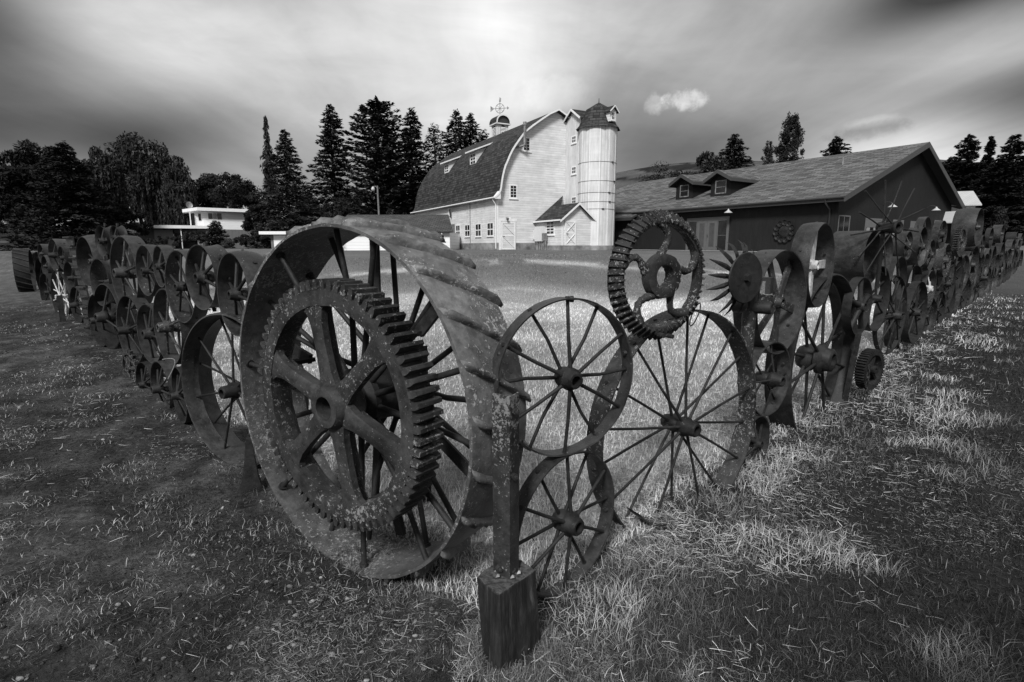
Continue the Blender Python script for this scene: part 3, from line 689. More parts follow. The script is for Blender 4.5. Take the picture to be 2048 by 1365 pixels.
('drum', (17.422, 19.545, 2.0), 50, .32, .26, 'R', 'pale-topped drum high against the grassy slope', dict(ns=4, hub=(.05, .2), m='smooth_iron', two=False)),
('steel_wheel', (18.503, 20.634, 1.26), 50, .446, .22, 'R', 'dark ring under the pale-topped drum', dict(ns=4, hub=(.06, .2), m='iron', two=False)),
('steel_wheel', (19.226, 21.412, .491), 50, .556, .3, 'R', 'ground drum below the dark ring near the far end', dict(ns=4, hub=(.06, .3), m='smooth_iron', two=False)),
('drum', (24.639, 26.814, 2.0), 50, .28, .4, 'R', 'small high drum near the picture edge of the right run', dict(ns=4, hub=(.05, .2), m='iron', two=False)),
('steel_wheel', (23.195, 25.36, 1.425), 50, .474, .25, 'R', 'round ring with its axle, left of the small high drum', dict(ns=4, hub=(.05, .3), m='smooth_iron', two=False)),
('steel_wheel', (26.886, 29.076, 1.537), 50, .426, .25, 'R', 'dark ring just below the small high drum', dict(ns=4, hub=(.05, .2), m='smooth_iron', two=False)),
('steel_wheel', (22.164, 24.371, .483), 50, .501, .25, 'R', 'ground wheel two places before the end of the right run', dict(ns=4, hub=(.05, .3), m='iron', two=False)),
('steel_wheel', (28.454, 30.655, 1.95), 50, .36, .3, 'R', 'last high drum cut by the right edge', dict(ns=4, hub=(.05, .2), m='smooth_iron', two=False)),
('steel_wheel', (26.942, 29.183, .625), 50, .624, .25, 'R', 'tall ground ring before the last wheels on the right', dict(ns=4, hub=(.05, .3), m='iron', two=False)),
('steel_wheel', (15.036, 17.193, .58), 50, .38, .12, 'R', 'middle-distance ring touching the small ring with the axle', dict(ns=6, hub=(.05, .3), m='iron', two=False)),
('steel_wheel', (8.659, 10.72, .80), 50, .46, .08, 'R', 'thin upright rim left of the round-shouldered drum', dict(ns=8, sr=.012, hub=(.05, .2), m='iron')),
('steel_wheel', (5.75, 7.6, .6), 50, .44, .1, 'R', 'spoked wheel behind the steel leg of the right run', dict(ns=10, sr=.011, hub=(.05, .2), m='iron')),
('steel_wheel', (7.85, 9.85, 1.28), 50, .30, .14, 'R', 'lichened ring below the thin high wheel', dict(ns=6, sr=.012, hub=(.05, .2), m='lichen_iron')),
('steel_wheel', (16.4, 18.6, 1.15), 50, .42, .2, 'R', 'leaning ring under the twin upright ring', dict(ns=4, hub=(.05, .2), m='iron', two=False)),
('steel_wheel', (30.4, 32.6, .8), 50, .6, .25, 'R', 'last low wheel of the right run at the picture edge', dict(ns=4, hub=(.05, .2), m='iron', two=False)),
('steel_wheel', (3.35, 5.15, .95), 50, .28, .08, 'R', 'broken half-ring above the small spur gear', dict(ns=5, sr=.014, spoke='oval', hub=(.05, .14), m='iron', two=False)),
('steel_wheel', (4.05, 5.95, .95), 50, .36, .10, 'R', 'leaning flat-rimmed wheel below the plain pulley', dict(ns=6, sr=.012, hub=(.04, .2), m='iron')),
]
fr = random.Random(5)
for s_ in np.arange(8.2, 40, 1.15):
    for row in (0, 1):
        r0 = fr.uniform(.27, .42) + .004 * s_; sj = s_ + fr.uniform(-.3, .3) + row * .5
        W.append(('steel_wheel', (DRx * sj + .12, 2.05 + DRy * sj - .12 + .25, r0 * .85 if row == 0 else fr.uniform(.85, 1.1)), 50 + fr.uniform(-4, 4), r0, fr.uniform(.06, .2), 'R', None, dict(ns=fr.choice((5, 6, 8, 10)), sr=.011, hub=(.03, .12), hubx=0, m=fr.choice(('iron', 'smooth_iron')), ms='iron', kind=fr.choice(('flat', 'thick', 'flat')), two=bool(fr.getrandbits(1)))))
for s_ in [q for q in np.arange(9.0, 34, 1.6) if not 10.5 < q < 18]:
    for row in (0, 1):
        r0 = fr.uniform(.27, .42) + .004 * s_; sj = s_ + fr.uniform(-.3, .3) + row * .7
        W.append(('steel_wheel', (DLx * sj + .12, 1.75 + DLy * sj + .12, r0 * .85 if row == 0 else fr.uniform(.8, 1.05)), -54 + fr.uniform(-4, 4), r0, fr.uniform(.06, .2), 'L', None, dict(ns=fr.choice((5, 6, 8)), sr=.011, hub=(.04, .2), m='iron', ms='iron', kind=fr.choice(('flat', 'thick', 'flat')), two=bool(fr.getrandbits(1)))))
for (nm, c, az_, r0, w0, sd_, lb, op) in W:
    op = dict(op); far = math.hypot(c[0], c[1])
    if far > 9: op.setdefault('seg', 40); op['rough'] = 0
    wheel(nm, c, az_, r0, w0, sd_, lb, **op)

# --- bevel gear with scrolled arms
def gear_root(name, c, az_, r0, side, label, grp=True):
    n, rz, base = wheel_frame(c, az_, side, r0)
    return fpart(name, base, rz, side, label)
r0 = .318
root = gear_root('bevel_gear', (.751, 2.687, 1.363), 60.3, r0, 'R', 'bevel gear with five scrolled arms perched on top of the large lichened wheel')
b = MB(); b.lathe_x([(0, r0 * .80), (.004, r0 * .86), (-.035, r0 * .965), (-.06, r0 * .97), (-.065, r0 * .9), (-.05, r0 * .80)], r0, 100, rough=.003, sd=5)
autosmooth(b.build('rim', M['cast_iron'], root), 40)
b = MB(); NTE = 54
for i in range(NTE):
    a0 = 2 * math.pi * i / NTE; vs = []
    for (x, rr_, hw) in ((.012, .815, .006), (-.055, .97, .0105)):
        for (q, h) in ((-1, 0), (-.45, 1), (.45, 1), (1, 0)):
            k = rr_ * r0; hh = h * (.024 if rr_ > .9 else .016)
            rad = k + hh * .75; xx = x + hh * .65; a = a0 + q * hw / r0 + (0.015 if rr_ < .9 else 0)
            vs.append((xx, rad * math.sin(a), rad * math.cos(a)))
    b.add(vs, [(0, 1, 2, 3)[::-1], (4, 5, 6, 7), (0, 1, 5, 4), (1, 2, 6, 5), (2, 3, 7, 6), (3, 0, 4, 7)])
o = b.build('tooth_ring', M['cast_iron'], root); o.location = (0, 0, r0)
b = MB(); b.lathe_x([(.012, .058), (.018, .078), (.012, .108), (-.03, .116), (-.05, .10), (-.05, .058)], r0, 48, rough=.004, sd=8)
autosmooth(b.build('hub', M['cast_iron'], root), 40)
for i in range(5):
    b = MB(); a0 = 2 * math.pi * i / 5 + R(-8)
    pts = []; rs = []
    for k in range(13):
        f = k / 12; rad = .095 + (r0 * .84 - .095) * f; a = a0 + .34 * math.sin(f * math.pi)
        pts.append((-.02, rad * math.sin(a), r0 + rad * math.cos(a))); rs.append(.025 - .010 * math.sin(f * math.pi) + .006 * random.random() * (k % 2))
    b.path(pts, rs, 10); 
    b.build('arm', M['cast_iron'], root)
b = MB(); b.tube((.01, .03, .02), (.05, .03, .02), .012, .012, 6); b.tube((.01, -.03, .03), (.05, -.03, .03), .014, .014, 6); b.build('bolt', M['cast_iron'], root)
b = MB(); b.path([(.02 * math.cos(t) - .02, .26 + .03 * math.sin(t), .11 + .06 * math.sin(t)) for t in np.linspace(0, 6.28, 13)], .0035, 6); b.build('tie_wire', M['iron'], root)

# --- spiked rotary hoe wheel on a pipe post
r0 = .235
root = gear_root('spiked_hoe_wheel', (1.365, 3.225, 1.327), 59.8, r0, 'R', 'spiked hoe wheel with a flat disc face beside the bevel gear')
b = MB(); b.lathe_x([(.03, .0), (.032, .146), (.026, .15), (.02, .146), (.02, .0)], r0, 64, closed=False, rough=.001)
autosmooth(b.build('disc', M['iron'], root), 40)
b = MB(); b.lathe_x([(.055, 0), (.055, .022), (.03, .026)], r0, 6, closed=False, smooth=False); b.build('hub', M['iron'], root)
for i in range(17):
    b = MB(); a = 2 * math.pi * i / 17; L = .235 + random.uniform(-.015, .02); kx = random.uniform(-.01, .02)
    def pt(rad, x, da): return (x, rad * math.sin(a + da), r0 + rad * math.cos(a + da))
    vs = []
    for (rad, x, hw, th_) in ((.10, 0, .012, .004), (.155, .0 - kx, .016, .004), (.20, -.02 - kx, .012, .003), (L, -.055 - kx, .002, .001)):
        vs += [pt(rad, x - th_, -hw / rad), pt(rad, x + th_, 0), pt(rad, x - th_, hw / rad)]
    b.add(vs, [(k * 3 + j, k * 3 + (j + 1) % 3, k * 3 + 3 + (j + 1) % 3, k * 3 + 3 + j) for k in range(3) for j in range(3)] + [(0, 2, 1), (9, 10, 11)])
    b.build('spike', M['iron'], root)
pp = Vector((1.52, 3.44, 0))
root = fpart('pipe_post', pp, R(-35), 'R', 'rusty pipe stand with an open elbow holding the spiked hoe wheel')
b = MB(); b.tube((0, 0, .62), (0, 0, 1.32), .042, .042, 20); b.build('pipe', M['lichen_iron'], root)
b = MB(); b.lathe_x([(.13, .022), (.13, .036), (.12, .04), (-.1, .04), (-.1, .022)], 1.13, 20); b.build('elbow', M['iron'], root)
b = MB(); b.box(-.03, .12, -.05, .05, 1.30, 1.32); b.box(.09, .12, -.05, .05, 1.22, 1.30); b.build('bracket', M['iron'], root)

def spur(name, c, az_, r0, side, label, nt, w, arms=4, tooth=.03, m='iron'):
    root = gear_root(name, c, az_, r0, side, label)
    b = MB(); b.lathe_x([(0, r0 * .72), (0, r0 - tooth), (-w, r0 - tooth), (-w, r0 * .72)], r0, 64, rough=.001); autosmooth(b.build('rim', M[m], root), 40)
    b = MB()
    for i in range(nt):
        a0 = 2 * math.pi * i / nt; vs = []; hw = math.pi * r0 / nt * .55
        for x in (0.002, -w - .002):
            for q, k in ((-1, r0 - tooth - .002), (-.5, r0), (.5, r0), (1, r0 - tooth - .002)):
                a = a0 + q * hw / r0; vs.append((x, k * math.sin(a), k * math.cos(a)))
        b.add(vs, [(0, 1, 2, 3)[::-1], (4, 5, 6, 7), (0, 1, 5, 4), (1, 2, 6, 5), (2, 3, 7, 6)])
    o = b.build('tooth_ring', M[m], root); o.location = (0, 0, r0)
    b = MB(); b.lathe_x([(.02, .018), (.02, .04), (-w - .01, .045), (-w - .01, .018)], r0, 24); autosmooth(b.build('hub', M[m], root), 40)
    for i in range(arms):
        b = MB(); a = 2 * math.pi * i / arms + .3
        b.bar((-w / 2, .03 * math.sin(a), .03 * math.cos(a)), (-w / 2, .75 * r0 * math.sin(a), .75 * r0 * math.cos(a)), .035, w * .5, (1, 0, 0))
        o = b.build('arm', M[m], root); o.location = (0, 0, r0)
    return root
spur('spur_gear', (3.60, 5.24, .309), 58.8, .205, 'R', 'small spur gear with straight teeth hanging low over the straw', 44, .09, 3, .018)
spur('sprocket', (-4.446, 6.118, .119), -55, .236, 'L', 'flat toothed sprocket half buried at the foot of the left run', 18, .03, 6, .045, 'lichen_iron')
spur('gear_wheel', (9.205, 11.22, 1.649), 52, .32, 'R', 'gear wheel with pale hub leaning against the tallest drum', 40, .08, 5, .03, 'lichen_iron')

# --- rimless hub with long rods
root = fpart('rimless_hub', (3.70, 5.42, 1.10), R(-72), 'R', 'rimless hub with long rods fanning out like a star')
hz = .60
b = MB(); b.lathe_x([(.10, .03), (.11, .05), (.10, .065), (.06, .055), (-.04, .05), (-.06, .065), (-.09, .06), (-.1, .03)], hz, 24, rough=.002); autosmooth(b.build('hub', M['iron'], root), 40)
for i in range(13):
    a = 2 * math.pi * i / 13 + .2; L = .44 + .06 * random.random(); xs = .06 if i % 2 else -.05
    b = MB(); b.path([(xs, .05 * math.sin(a), hz + .05 * math.cos(a)), (xs * .3, L * .5 * math.sin(a), hz + L * .5 * math.cos(a)), (-xs * .3, L * math.sin(a), hz + L * math.cos(a))], [.008, .007, .007], 7)
    b.build('rod', M['iron'] if i % 4 else M['smooth_iron'], root)
b = MB(); b.bar((-.05, 0, hz), (-.05, 0, 0), .04, .02, (1, 0, 0)); b.build('stem', M['iron'], root)

# --- posts, legs and ties
def post(name, loc, rz, h, label, w=.06, m='iron', lean=(0, 0)):
    root = fpart(name, loc, rz, 'L' if loc[0] < 0 else 'R', label)
    b = MB(); b.prism([(-w / 2, -w / 2, 0), (w / 2, -w / 2, 0), (w / 2, -w / 2 + .008, 0), (-w / 2 + .008, -w / 2 + .008, 0), (-w / 2 + .008, w / 2, 0), (-w / 2, w / 2, 0)], (lean[0], lean[1], h))
    b.build('angle_iron', M[m], root); return root
post('steel_leg', (6.28, 8.40, -.05), R(-45), 1.15, 'straight steel leg standing on the grass under the crescent drum', .10)
post('steel_leg', (-.52, 3.05, -.05), R(40), 1.0, 'dark upright bar seen through the spokes of the huge lugged wheel', .05)
post('steel_leg', (-2.35, 4.0, -.05), R(40), .95, 'upright flat bar behind the tall deep-rimmed wheel', .07)
post('steel_leg', (-4.75, 6.7, -.05), R(35), .75, 'flat dark leg under the tall pipe-hub wheel', .12, lean=(.1, 0))
post('steel_leg', (-9.3, 11.1, -.05), R(35), .6, 'short leg under the dished concave drum', .10)
post('steel_leg', (3.25, 5.1, -.05), R(-45), .75, 'leaning bar behind the small spur gear', .05, lean=(.06, 0))
# splayed shovel foot beside the huge wheel, and the plate foot of the lichened wheel
root = empty('ploughshare', (-1.63, 3.20, 0), R(20), 'dark ploughshare foot standing on the soil left of the huge lugged wheel', 'ploughshare')
b = MB(); pr_ = [(.07, -.02), (.05, .03), (.035, .10), (.025, .20), (.012, .34)]
vs = []
for w1, z1 in pr_: vs += [(-w1 * 1.5, -.01 - w1 * .4, z1), (w1, -.035, z1), (w1, .01, z1), (-w1 * 1.2, .02, z1)]
b.add(vs, [(k * 4 + j, k * 4 + (j + 1) % 4, k * 4 + 4 + (j + 1) % 4, k * 4 + 4 + j) for k in range(len(pr_) - 1) for j in range(4)] + [(16, 17, 18, 19)])
o = b.build('blade', M['iron'], root); autosmooth(o, 40)
root = empty('steel_plate', (.76, 2.74, .02), R(30), 'curled steel plate lying flat at the foot of the large lichened wheel', 'plate')
b = MB(); vs = []
for k in range(11):
    f = k / 10; xx = -.13 + .26 * f; zz_ = .10 * (1 - f) ** 3
    for yy in (-.05 - .02 * f, .05 - .01 * f):
        vs.append((xx, yy, zz_ + .004)); vs.append((xx, yy, zz_ - .004))
b.add(vs, [(4 * k, 4 * k + 4, 4 * k + 6, 4 * k + 2) for k in range(10)] + [(4 * k + 1, 4 * k + 3, 4 * k + 7, 4 * k + 5) for k in range(10)] + [(4 * k, 4 * k + 1, 4 * k + 5, 4 * k + 4) for k in range(10)] + [(4 * k + 2, 4 * k + 6, 4 * k + 7, 4 * k + 3) for k in range(10)])
b.build('plate', M['smooth_iron'], root)

# corner: timber block and the angle iron standing on it
root = empty('timber_block', (-.01, 1.81, 0), 0, 'squat charred square timber block set in the ground at the corner', 'timber block')
bot = [(-.05, 1.69), (.122, 1.835), (.06, 1.945), (-.112, 1.80)]; top = [(-.052, 1.705), (.096, 1.85), (-.005, 1.96), (-.136, 1.82)]
b = MB(); K = 10; vs = []; fs = []; per = 28
import itertools
for k in range(K + 1):
    f = k / K; ring = []
    for e in range(4):
        A = Vector(bot[e]).lerp(Vector(top[e]), f); B = Vector(bot[(e + 1) % 4]).lerp(Vector(top[(e + 1) % 4]), f)
        for j in range(per // 4):
            s = j / (per // 4); s = .06 + .94 * s if j == 0 else s
            q = A.lerp(B, s); cc = Vector((-.01, 1.81))
            d = (q - cc); q = cc + d * (1 + .035 * (random.random() - .6) * (1 if k else 0))
            ring.append((q.x + .01, q.y - 1.81, -.06 + f * .37 + (.012 * (random.random() - .5) if k == K else 0)))
    vs += ring
fs = [(k * per + j, k * per + (j + 1) % per, (k + 1) * per + (j + 1) % per, (k + 1) * per + j) for k in range(K) for j in range(per)]
ci = len(vs); vs.append((0.0, .0, .300)); fs += [(K * per + j, K * per + (j + 1) % per, ci) for j in range(per)]
b.add(vs, fs); o = b.build('block', M['timber'], root)
sub = o.modifiers.new('bevel', 'BEVEL'); sub.width = .006; sub.segments = 2; sub.limit_method = 'ANGLE'; sub.angle_limit = R(50)
b = MB()
for k in range(5):
    a = k * 1.3; b.add([(-.01 + .045 * math.cos(a) + dx, .02 + .03 * math.sin(a) + dy, .31 + dz) for dx, dy, dz in ((-.008, -.006, 0), (.008, -.006, .004), (.007, .007, .006), (-.006, .006, 0), (0, 0, .012))], [(0, 1, 4), (1, 2, 4), (2, 3, 4), (3, 0, 4)])
o = b.build('debris', M['pebble'], root)
root = fpart('corner_post', (-.008, 1.835, .30), 0, 'R', 'rusty angle-iron post bolted on top of the charred timber block')
b = MB()
A = Vector((-.062, .015)); C_ = Vector((0, -.028)); B = Vector((.034, .03)); th_ = .007
def off(P, Q): d = (Q - P).normalized(); return Vector((-d.y, d.x)) * th_
o1 = off(A, C_); o2 = off(C_, B)
poly = [A, C_, B, B + o2, C_ + o1 + Vector((0, .003)), A + o1]
b.prism([(p.x, p.y, 0) for p in poly], (.0, -.02, .70)); b.build('angle_iron', M['lichen_iron'], root)
for (px_, py_, pz_) in ((.016, -.022, .64), (.012, -.018, .40), (-.045, .0, .03)):
    b = MB(); b.tube((px_, py_, pz_), (px_ + .008, py_ - .012, pz_), .013, .013, 6); b.tube((px_, py_, pz_), (px_ + .014, py_ - .02, pz_), .007, .006, 10); b.build('bolt', M['smooth_iron'], root)

# hanging crawler track on the left run
P = Vector((-7.35, 9.15, .0))
root = fpart('crawler_track', P, R(-126), 'L', 'crawler track of cleated plates hanging down')
for k in range(10):
    f = k / 9; zc = 1.62 - f * 1.5; xo = .02 - .10 * math.sin(f * 2.2); 
    b = MB(); b.box(xo - .02, xo + .0, -.17, .17, zc - .075, zc + .075); b.box(xo, xo + .045, -.17, .17, zc + .05, zc + .07); b.build('track_plate', M['smooth_iron'], root)
# chain under the spur gear
root = fpart('chain', (3.43, 5.07, .0), 0, 'R', 'short chain hanging below the small spur gear')
for k in range(7):
    b = MB(); zc = .10 + k * .045; ang = (k % 2) * math.pi / 2
    b.path([((.014 * math.cos(t)) * math.cos(ang), (.014 * math.cos(t)) * math.sin(ang), zc + .028 * math.sin(t)) for t in np.linspace(0, 2 * math.pi, 13)], .0055, 6)
    b.build('link', M['iron'], root)
b = MB()
# far lugged wheels of the left run, tread towards the viewer
def lugged(c, az_, r0, w, label, nl=22):
    n, rz, base = wheel_frame(c, az_, 'L', r0)
    root = fpart('lugged_wheel', base, rz, 'L', label)
    b = MB(); b.lathe_x([(0, r0), (0, r0 - .012), (-w, r0 - .012), (-w, r0)], r0, 60); autosmooth(b.build('rim', M['iron'], root), 60)
    b = MB(); vs = []
    for k in range(7):
        f = k / 6; x = -f * w; th = -.25 * f
        for q, h in ((-.02, 0), (-.012, .04), (.012, .04), (.02, 0)):
            tt = th + q / r0; vs.append((x, -(r0 + h) * math.sin(tt), (r0 + h) * math.cos(tt)))
    b.add(vs, [(k * 4 + j, k * 4 + j + 1, k * 4 + j + 5, k * 4 + j + 4) for k in range(6) for j in range(3)] + [(0, 1, 2, 3), (27, 26, 25, 24)]); me = b.mesh('lug', M['smooth_iron'])
    for i in range(nl): inst('lug', me, root, (0, 0, r0), (2 * math.pi * i / nl, 0, 0))
    b = MB(); b.lathe_x([(.05, .04), (.05, .08), (-w, .08), (-w, .04)], r0, 20); b.build('hub', M['iron'], root)
    b = MB(); b.path([(-w * .3, 0, .06), (-w * .3, 0, r0)], .014, 6); me = b.mesh('spoke', M['iron'])
    for i in range(8): inst('spoke', me, root, (0, 0, r0), (2 * math.pi * i / 8, 0, 0))
lugged((-17.3, 19.0, .72), -36, .74, .42, 'lugged steel wheel far down the left run, its cleated tread facing out')
lugged((-25.2, 27.6, .70), -38, .70, .3, 'farthest lugged steel wheel at the left end of the fence')
# wire loop on the tall deep-rimmed wheel
o = MB().path([(-1.93 - .62 + .0 + .42 * t, 3.86 - .62 * t + .12 * math.sin(t * 3), .70 + .045 * math.sin(t * 2.6) - .02 * t) for t in np.linspace(0, 1, 14)], .003, 6).build('wire', M['galv'])
tag(o, 'loose twist of bright wire tied across the tall deep-rimmed wheel', 'wire')
# ------------------------------------------------------------------ buildings
class Plane:
    """a wall in its thing's own frame: origin O, horizontal unit a, normal n (world)"""
    def __init__(s, O, a):
        s.O = Vector(O); s.a = Vector(a); s.n = Vector((a[1], -a[0], 0))   # n points to the right-hand side of a
    def uv(s, px, py):
        q = on_plane(px, py, s.O, s.n) - s.O; return q.dot(s.a), q.z
def world_frame(obj_loc, rz):
    return Matrix.Translation(Vector(obj_loc)) @ Matrix.Rotation(rz, 4, 'Z')

def window(parent, P, u0, u1, z0, z1, cols=2, rows=2, frame=.09, name='window', glass='window_dark', trim='white_trim', out=.03, sill=True, to_local=None, mull=.035):
    """P: (origin, a, n) in the parent's frame; u along a, z up"""
    O, a, n = P
    def pt(u, z, d): return O + a * u + n * d + Vector((0, 0, z))
    def slab(b, ua, ub, za, zb, d0, d1):
        b.add([pt(ua, za, d0), pt(ub, za, d0), pt(ub, zb, d0), pt(ua, zb, d0), pt(ua, za, d1), pt(ub, za, d1), pt(ub, zb, d1), pt(ua, zb, d1)],
              [(0, 3, 2, 1), (4, 5, 6, 7), (0, 1, 5, 4), (1, 2, 6, 5), (2, 3, 7, 6), (3, 0, 4, 7)])
    b = MB(); slab(b, u0 + frame * .5, u1 - frame * .5, z0 + frame * .5, z1 - frame * .5, .002, .008); pane = b.build(name, M[glass], parent)
    b = MB(); f = frame
    slab(b, u0, u0 + f, z0, z1, .0, out); slab(b, u1 - f, u1, z0, z1, .0, out)
    slab(b, u0 + f, u1 - f, z1 - f, z1, .0, out - .003); slab(b, u0 + f, u1 - f, z0, z0 + f, .0, out - .003)
    iw = (u1 - u0 - 2 * f); ih = (z1 - z0 - 2 * f)
    for i in range(1, cols):
        uu = u0 + f + iw * i / cols; slab(b, uu - mull / 2, uu + mull / 2, z0 + f, z1 - f, .009, out - .012)
    for i in range(1, rows):
        zz_ = z0 + f + ih * i / rows; slab(b, u0 + f, u1 - f, zz_ - mull / 2, zz_ + mull / 2, .0095, out - .010)
    b.build('frame', M[trim], pane)
    if sill: b = MB(); slab(b, u0 - .06, u1 + .06, z0 - .07, z0 - .002, 0, out + .05); b.build('sill', M[trim], pane)
    return pane
def slabq(parent, name, P, u0, u1, z0, z1, d0, d1, m):
    O, a, n = P
    def pt(u, z, d): return O + a * u + n * d + Vector((0, 0, z))
    b = MB(); b.add([pt(u0, z0, d0), pt(u1, z0, d0), pt(u1, z1, d0), pt(u0, z1, d0), pt(u0, z0, d1), pt(u1, z0, d1), pt(u1, z1, d1), pt(u0, z1, d1)],
              [(0, 3, 2, 1), (4, 5, 6, 7), (0, 1, 5, 4), (1, 2, 6, 5), (2, 3, 7, 6), (3, 0, 4, 7)])
    return b.build(name, M[m], parent)
def roof_sheet(b, prof, y0, y1, th=.10, v0=0):
    """profile of (x, z) swept along y; outer face carries uv, closed underneath"""
    n = len(prof); L = [0]
    for i in range(1, n): L.append(L[-1] + math.dist(prof[i], prof[i - 1]))
    nrm = []
    for i in range(n):
        p, q = prof[max(i - 1, 0)], prof[min(i + 1, n - 1)]
        dx, dz = q[0] - p[0], q[1] - p[1]; l = math.hypot(dx, dz); nrm.append((-dz / l, dx / l))
    inner = [(p[0] - k[0] * th, p[1] - k[1] * th) for p, k in zip(prof, nrm)]
    vs = []
    for y_ in (y0, y1):
        vs += [(p[0], y_, p[1]) for p in prof] + [(p[0], y_, p[1]) for p in inner]
    m = 2 * n; fs = []; uv = []
    for i in range(n - 1):
        fs.append((i, i + 1, m + i + 1, m + i)); uv.append([(y0, L[i]), (y0, L[i + 1]), (y1, L[i + 1]), (y1, L[i])])
        fs.append((n + i, m + n + i, m + n + i + 1, n + i + 1)); uv.append([(0, 0), (.1, 0), (.1, .1), (0, .1)])
    for o in (0, m):
        for i in range(n - 1): fs.append((o + i, o + n + i, o + n + i + 1, o + i + 1)); uv.append([(0, 0), (.02, 0), (.02, .02), (0, .02)])
    for i in (0, n - 1): fs.append((i, m + i, m + n + i, n + i)); uv.append([(0, 0), (.02, 0), (.02, .02), (0, .02)])
    b.add(vs, fs, False, uv)

# ---- barn.  local x along the gable wall, local y back along the side wall
BX, BY = -1.23, 45.0; BZ = float(gz(BX, BY)); BR = R(27.8)
barn = empty('barn', (BX, BY, BZ), BR, 'large white barn with a rounded gambrel roof and rooftop cupola', 'barn')
MBN = world_frame(barn.location, BR); INV = MBN.inverted()
ex = Vector((math.cos(BR), math.sin(BR), 0)); ey = Vector((-math.sin(BR), math.cos(BR), 0))
gab = Plane((BX, BY, BZ), ex); sidew = Plane((BX, BY, BZ), -ey)
def zz1(x, y): return 820 + x * .24915, 180 + y * .24915
WD = 11.12; LEN = 21.3
outline = []
for p in ((1160, 165), (1100, 200), (1040, 240), (965, 293), (900, 345), (860, 400), (828, 445), (800, 490), (778, 535), (760, 580), (745, 612), (735, 645), (722, 700), (714, 750), (709, 790), (704, 812), (692, 838), (665, 865)):
    u, v = gab.uv(*zz1(*p)); outline.append((u, v))
half = WD / 2
left = [(min(u, half), v) for u, v in outline][::-1]; left[-1] = (half, left[-1][1])
right_ = [(WD - u, v) for u, v in left[:-1]][::-1]
prof = left + right_
eave_z = left[0][1]
# walls: gable ends and side walls
wall_prof = [(0, 0), (0, eave_z + .12)] + [(max(u, .03), v - .10) for u, v in left[3:]] + [(min(u, WD - .03), v - .10) for u, v in right_[:-3]] + [(WD, eave_z + .12), (WD, 0)]
wall_prof = [(u, max(v, 0)) for u, v in wall_prof]
b = MB(); b.prism([(u, 0, v) for u, v in wall_prof], (0, LEN, 0)); b.build('wall', M['clapboard'], barn)
b = MB(); b.box(-.03, WD + .03, -.03, LEN + .03, -.4, .58); b.build('foundation', M['foundation'], barn)
b = MB(); roof_sheet(b, [(u - .0, v + .02) for u, v in prof], -.42, LEN + .4, .10); rf = b.build('roof', M['barn_shingle'], barn)
# white verge board following the curve
b = MB(); n_ = len(prof); vs = []
for i, (u, v) in enumerate(prof):
    p, q = prof[max(i - 1, 0)], prof[min(i + 1, n_ - 1)]; dx, dz = q[0] - p[0], q[1] - p[1]; l = math.hypot(dx, dz)
    nx, nz = -dz / l, dx / l
    for d_ in (.03, -.10): vs += [(u + nx * d_, -.47, v + nz * d_ + .02), (u + nx * d_, -.425, v + nz * d_ + .02)]
b.add(vs, [(4 * i, 4 * i + 4, 4 * i + 6, 4 * i + 2) for i in range(n_ - 1)] + [(4 * i + 1, 4 * i + 3, 4 * i + 7, 4 * i + 5) for i in range(n_ - 1)] + [(4 * i, 4 * i + 1, 4 * i + 5, 4 * i + 4) for i in range(n_ - 1)] + [(4 * i + 2, 4 * i + 6, 4 * i + 7, 4 * i + 3) for i in range(n_ - 1)])
b.build('verge_board', M['white_trim'], barn)
# soffit return of the flared eave, corner boards, gutter, downpipe
b = MB(); b.prism([(left[0][0], -.44, left[0][1] - .12), (left[0][0], -.44, left[0][1] + .02), (left[2][0], -.44, left[2][1]), (.14, -.44, left[2][1] + .15), (.14, -.44, left[0][1] - .12)], (0, .42, 0)); b.build('eave_return', M['white_trim'], barn)
b = MB(); b.tube((left[0][0] - .05, -.45, left[0][1] - .02), (left[0][0] - .05, LEN + .4, left[0][1] - .02), .065, n=10); b.build('gutter', M['white_trim'], barn)
b = MB(); b.path([(left[0][0], .0, eave_z - .06), (left[0][0] + .02, .02, eave_z - .2), (-.10, .03, eave_z - .5), (-.09, .03, eave_z - .7), (-.09, .03, .1)], .045, 8); b.build('downpipe', M['white_trim'], barn)
slabq(barn, 'corner_board', (Vector((0, 0, 0)), Vector((1, 0, 0)), Vector((0, -1, 0))), -.025, .14, .58, eave_z, .0, .028, 'white_trim')
slabq(barn, 'corner_board', (Vector((0, 0, 0)), Vector((0, 1, 0)), Vector((-1, 0, 0))), .0, .14, .58, eave_z - .05, .0, .025, 'white_trim')
GP = (Vector((0, 0, 0)), Vector((1, 0, 0)), Vector((0, -1, 0)))
SP_ = (Vector((0, 0, 0)), Vector((0, 1, 0)), Vector((-1, 0, 0)))
def gw(x0, y0, x1, y1):
    u0, _ = gab.uv(x0, (y0 + y1) / 2); u1, _ = gab.uv(x1, (y0 + y1) / 2); _, t_ = gab.uv((x0 + x1) / 2, y0); _, b_ = gab.uv((x0 + x1) / 2, y1)
    return u0, u1, b_, t_
def sw(x0, y0, x1, y1):
    u0, _ = sidew.uv(x1, (y0 + y1) / 2); u1, _ = sidew.uv(x0, (y0 + y1) / 2); _, t_ = sidew.uv((x0 + x1) / 2, y0); _, b_ = sidew.uv((x0 + x1) / 2, y1)
    return -u0, -u1, b_, t_
for q in ((1045.3, 274.5, 1060.8, 303.5), (1018.8, 369.5, 1034.6, 397.6)):
    u0, u1, z0, z1 = gw(*q); window(barn, GP, u0, u1, z0, z1, 2, 4, .10, mull=.025)
for q in ((912, 450.6, 920.4, 474.8), (930, 449.6, 940, 473.8), (951.2, 447.8, 962.4, 473.6), (974.6, 445.6, 986.9, 472.6)):
    u0, u1, z0, z1 = sw(*q); window(barn, SP_, min(u0, u1), max(u0, u1), z0, z1, 2, 2, .06, mull=.08)
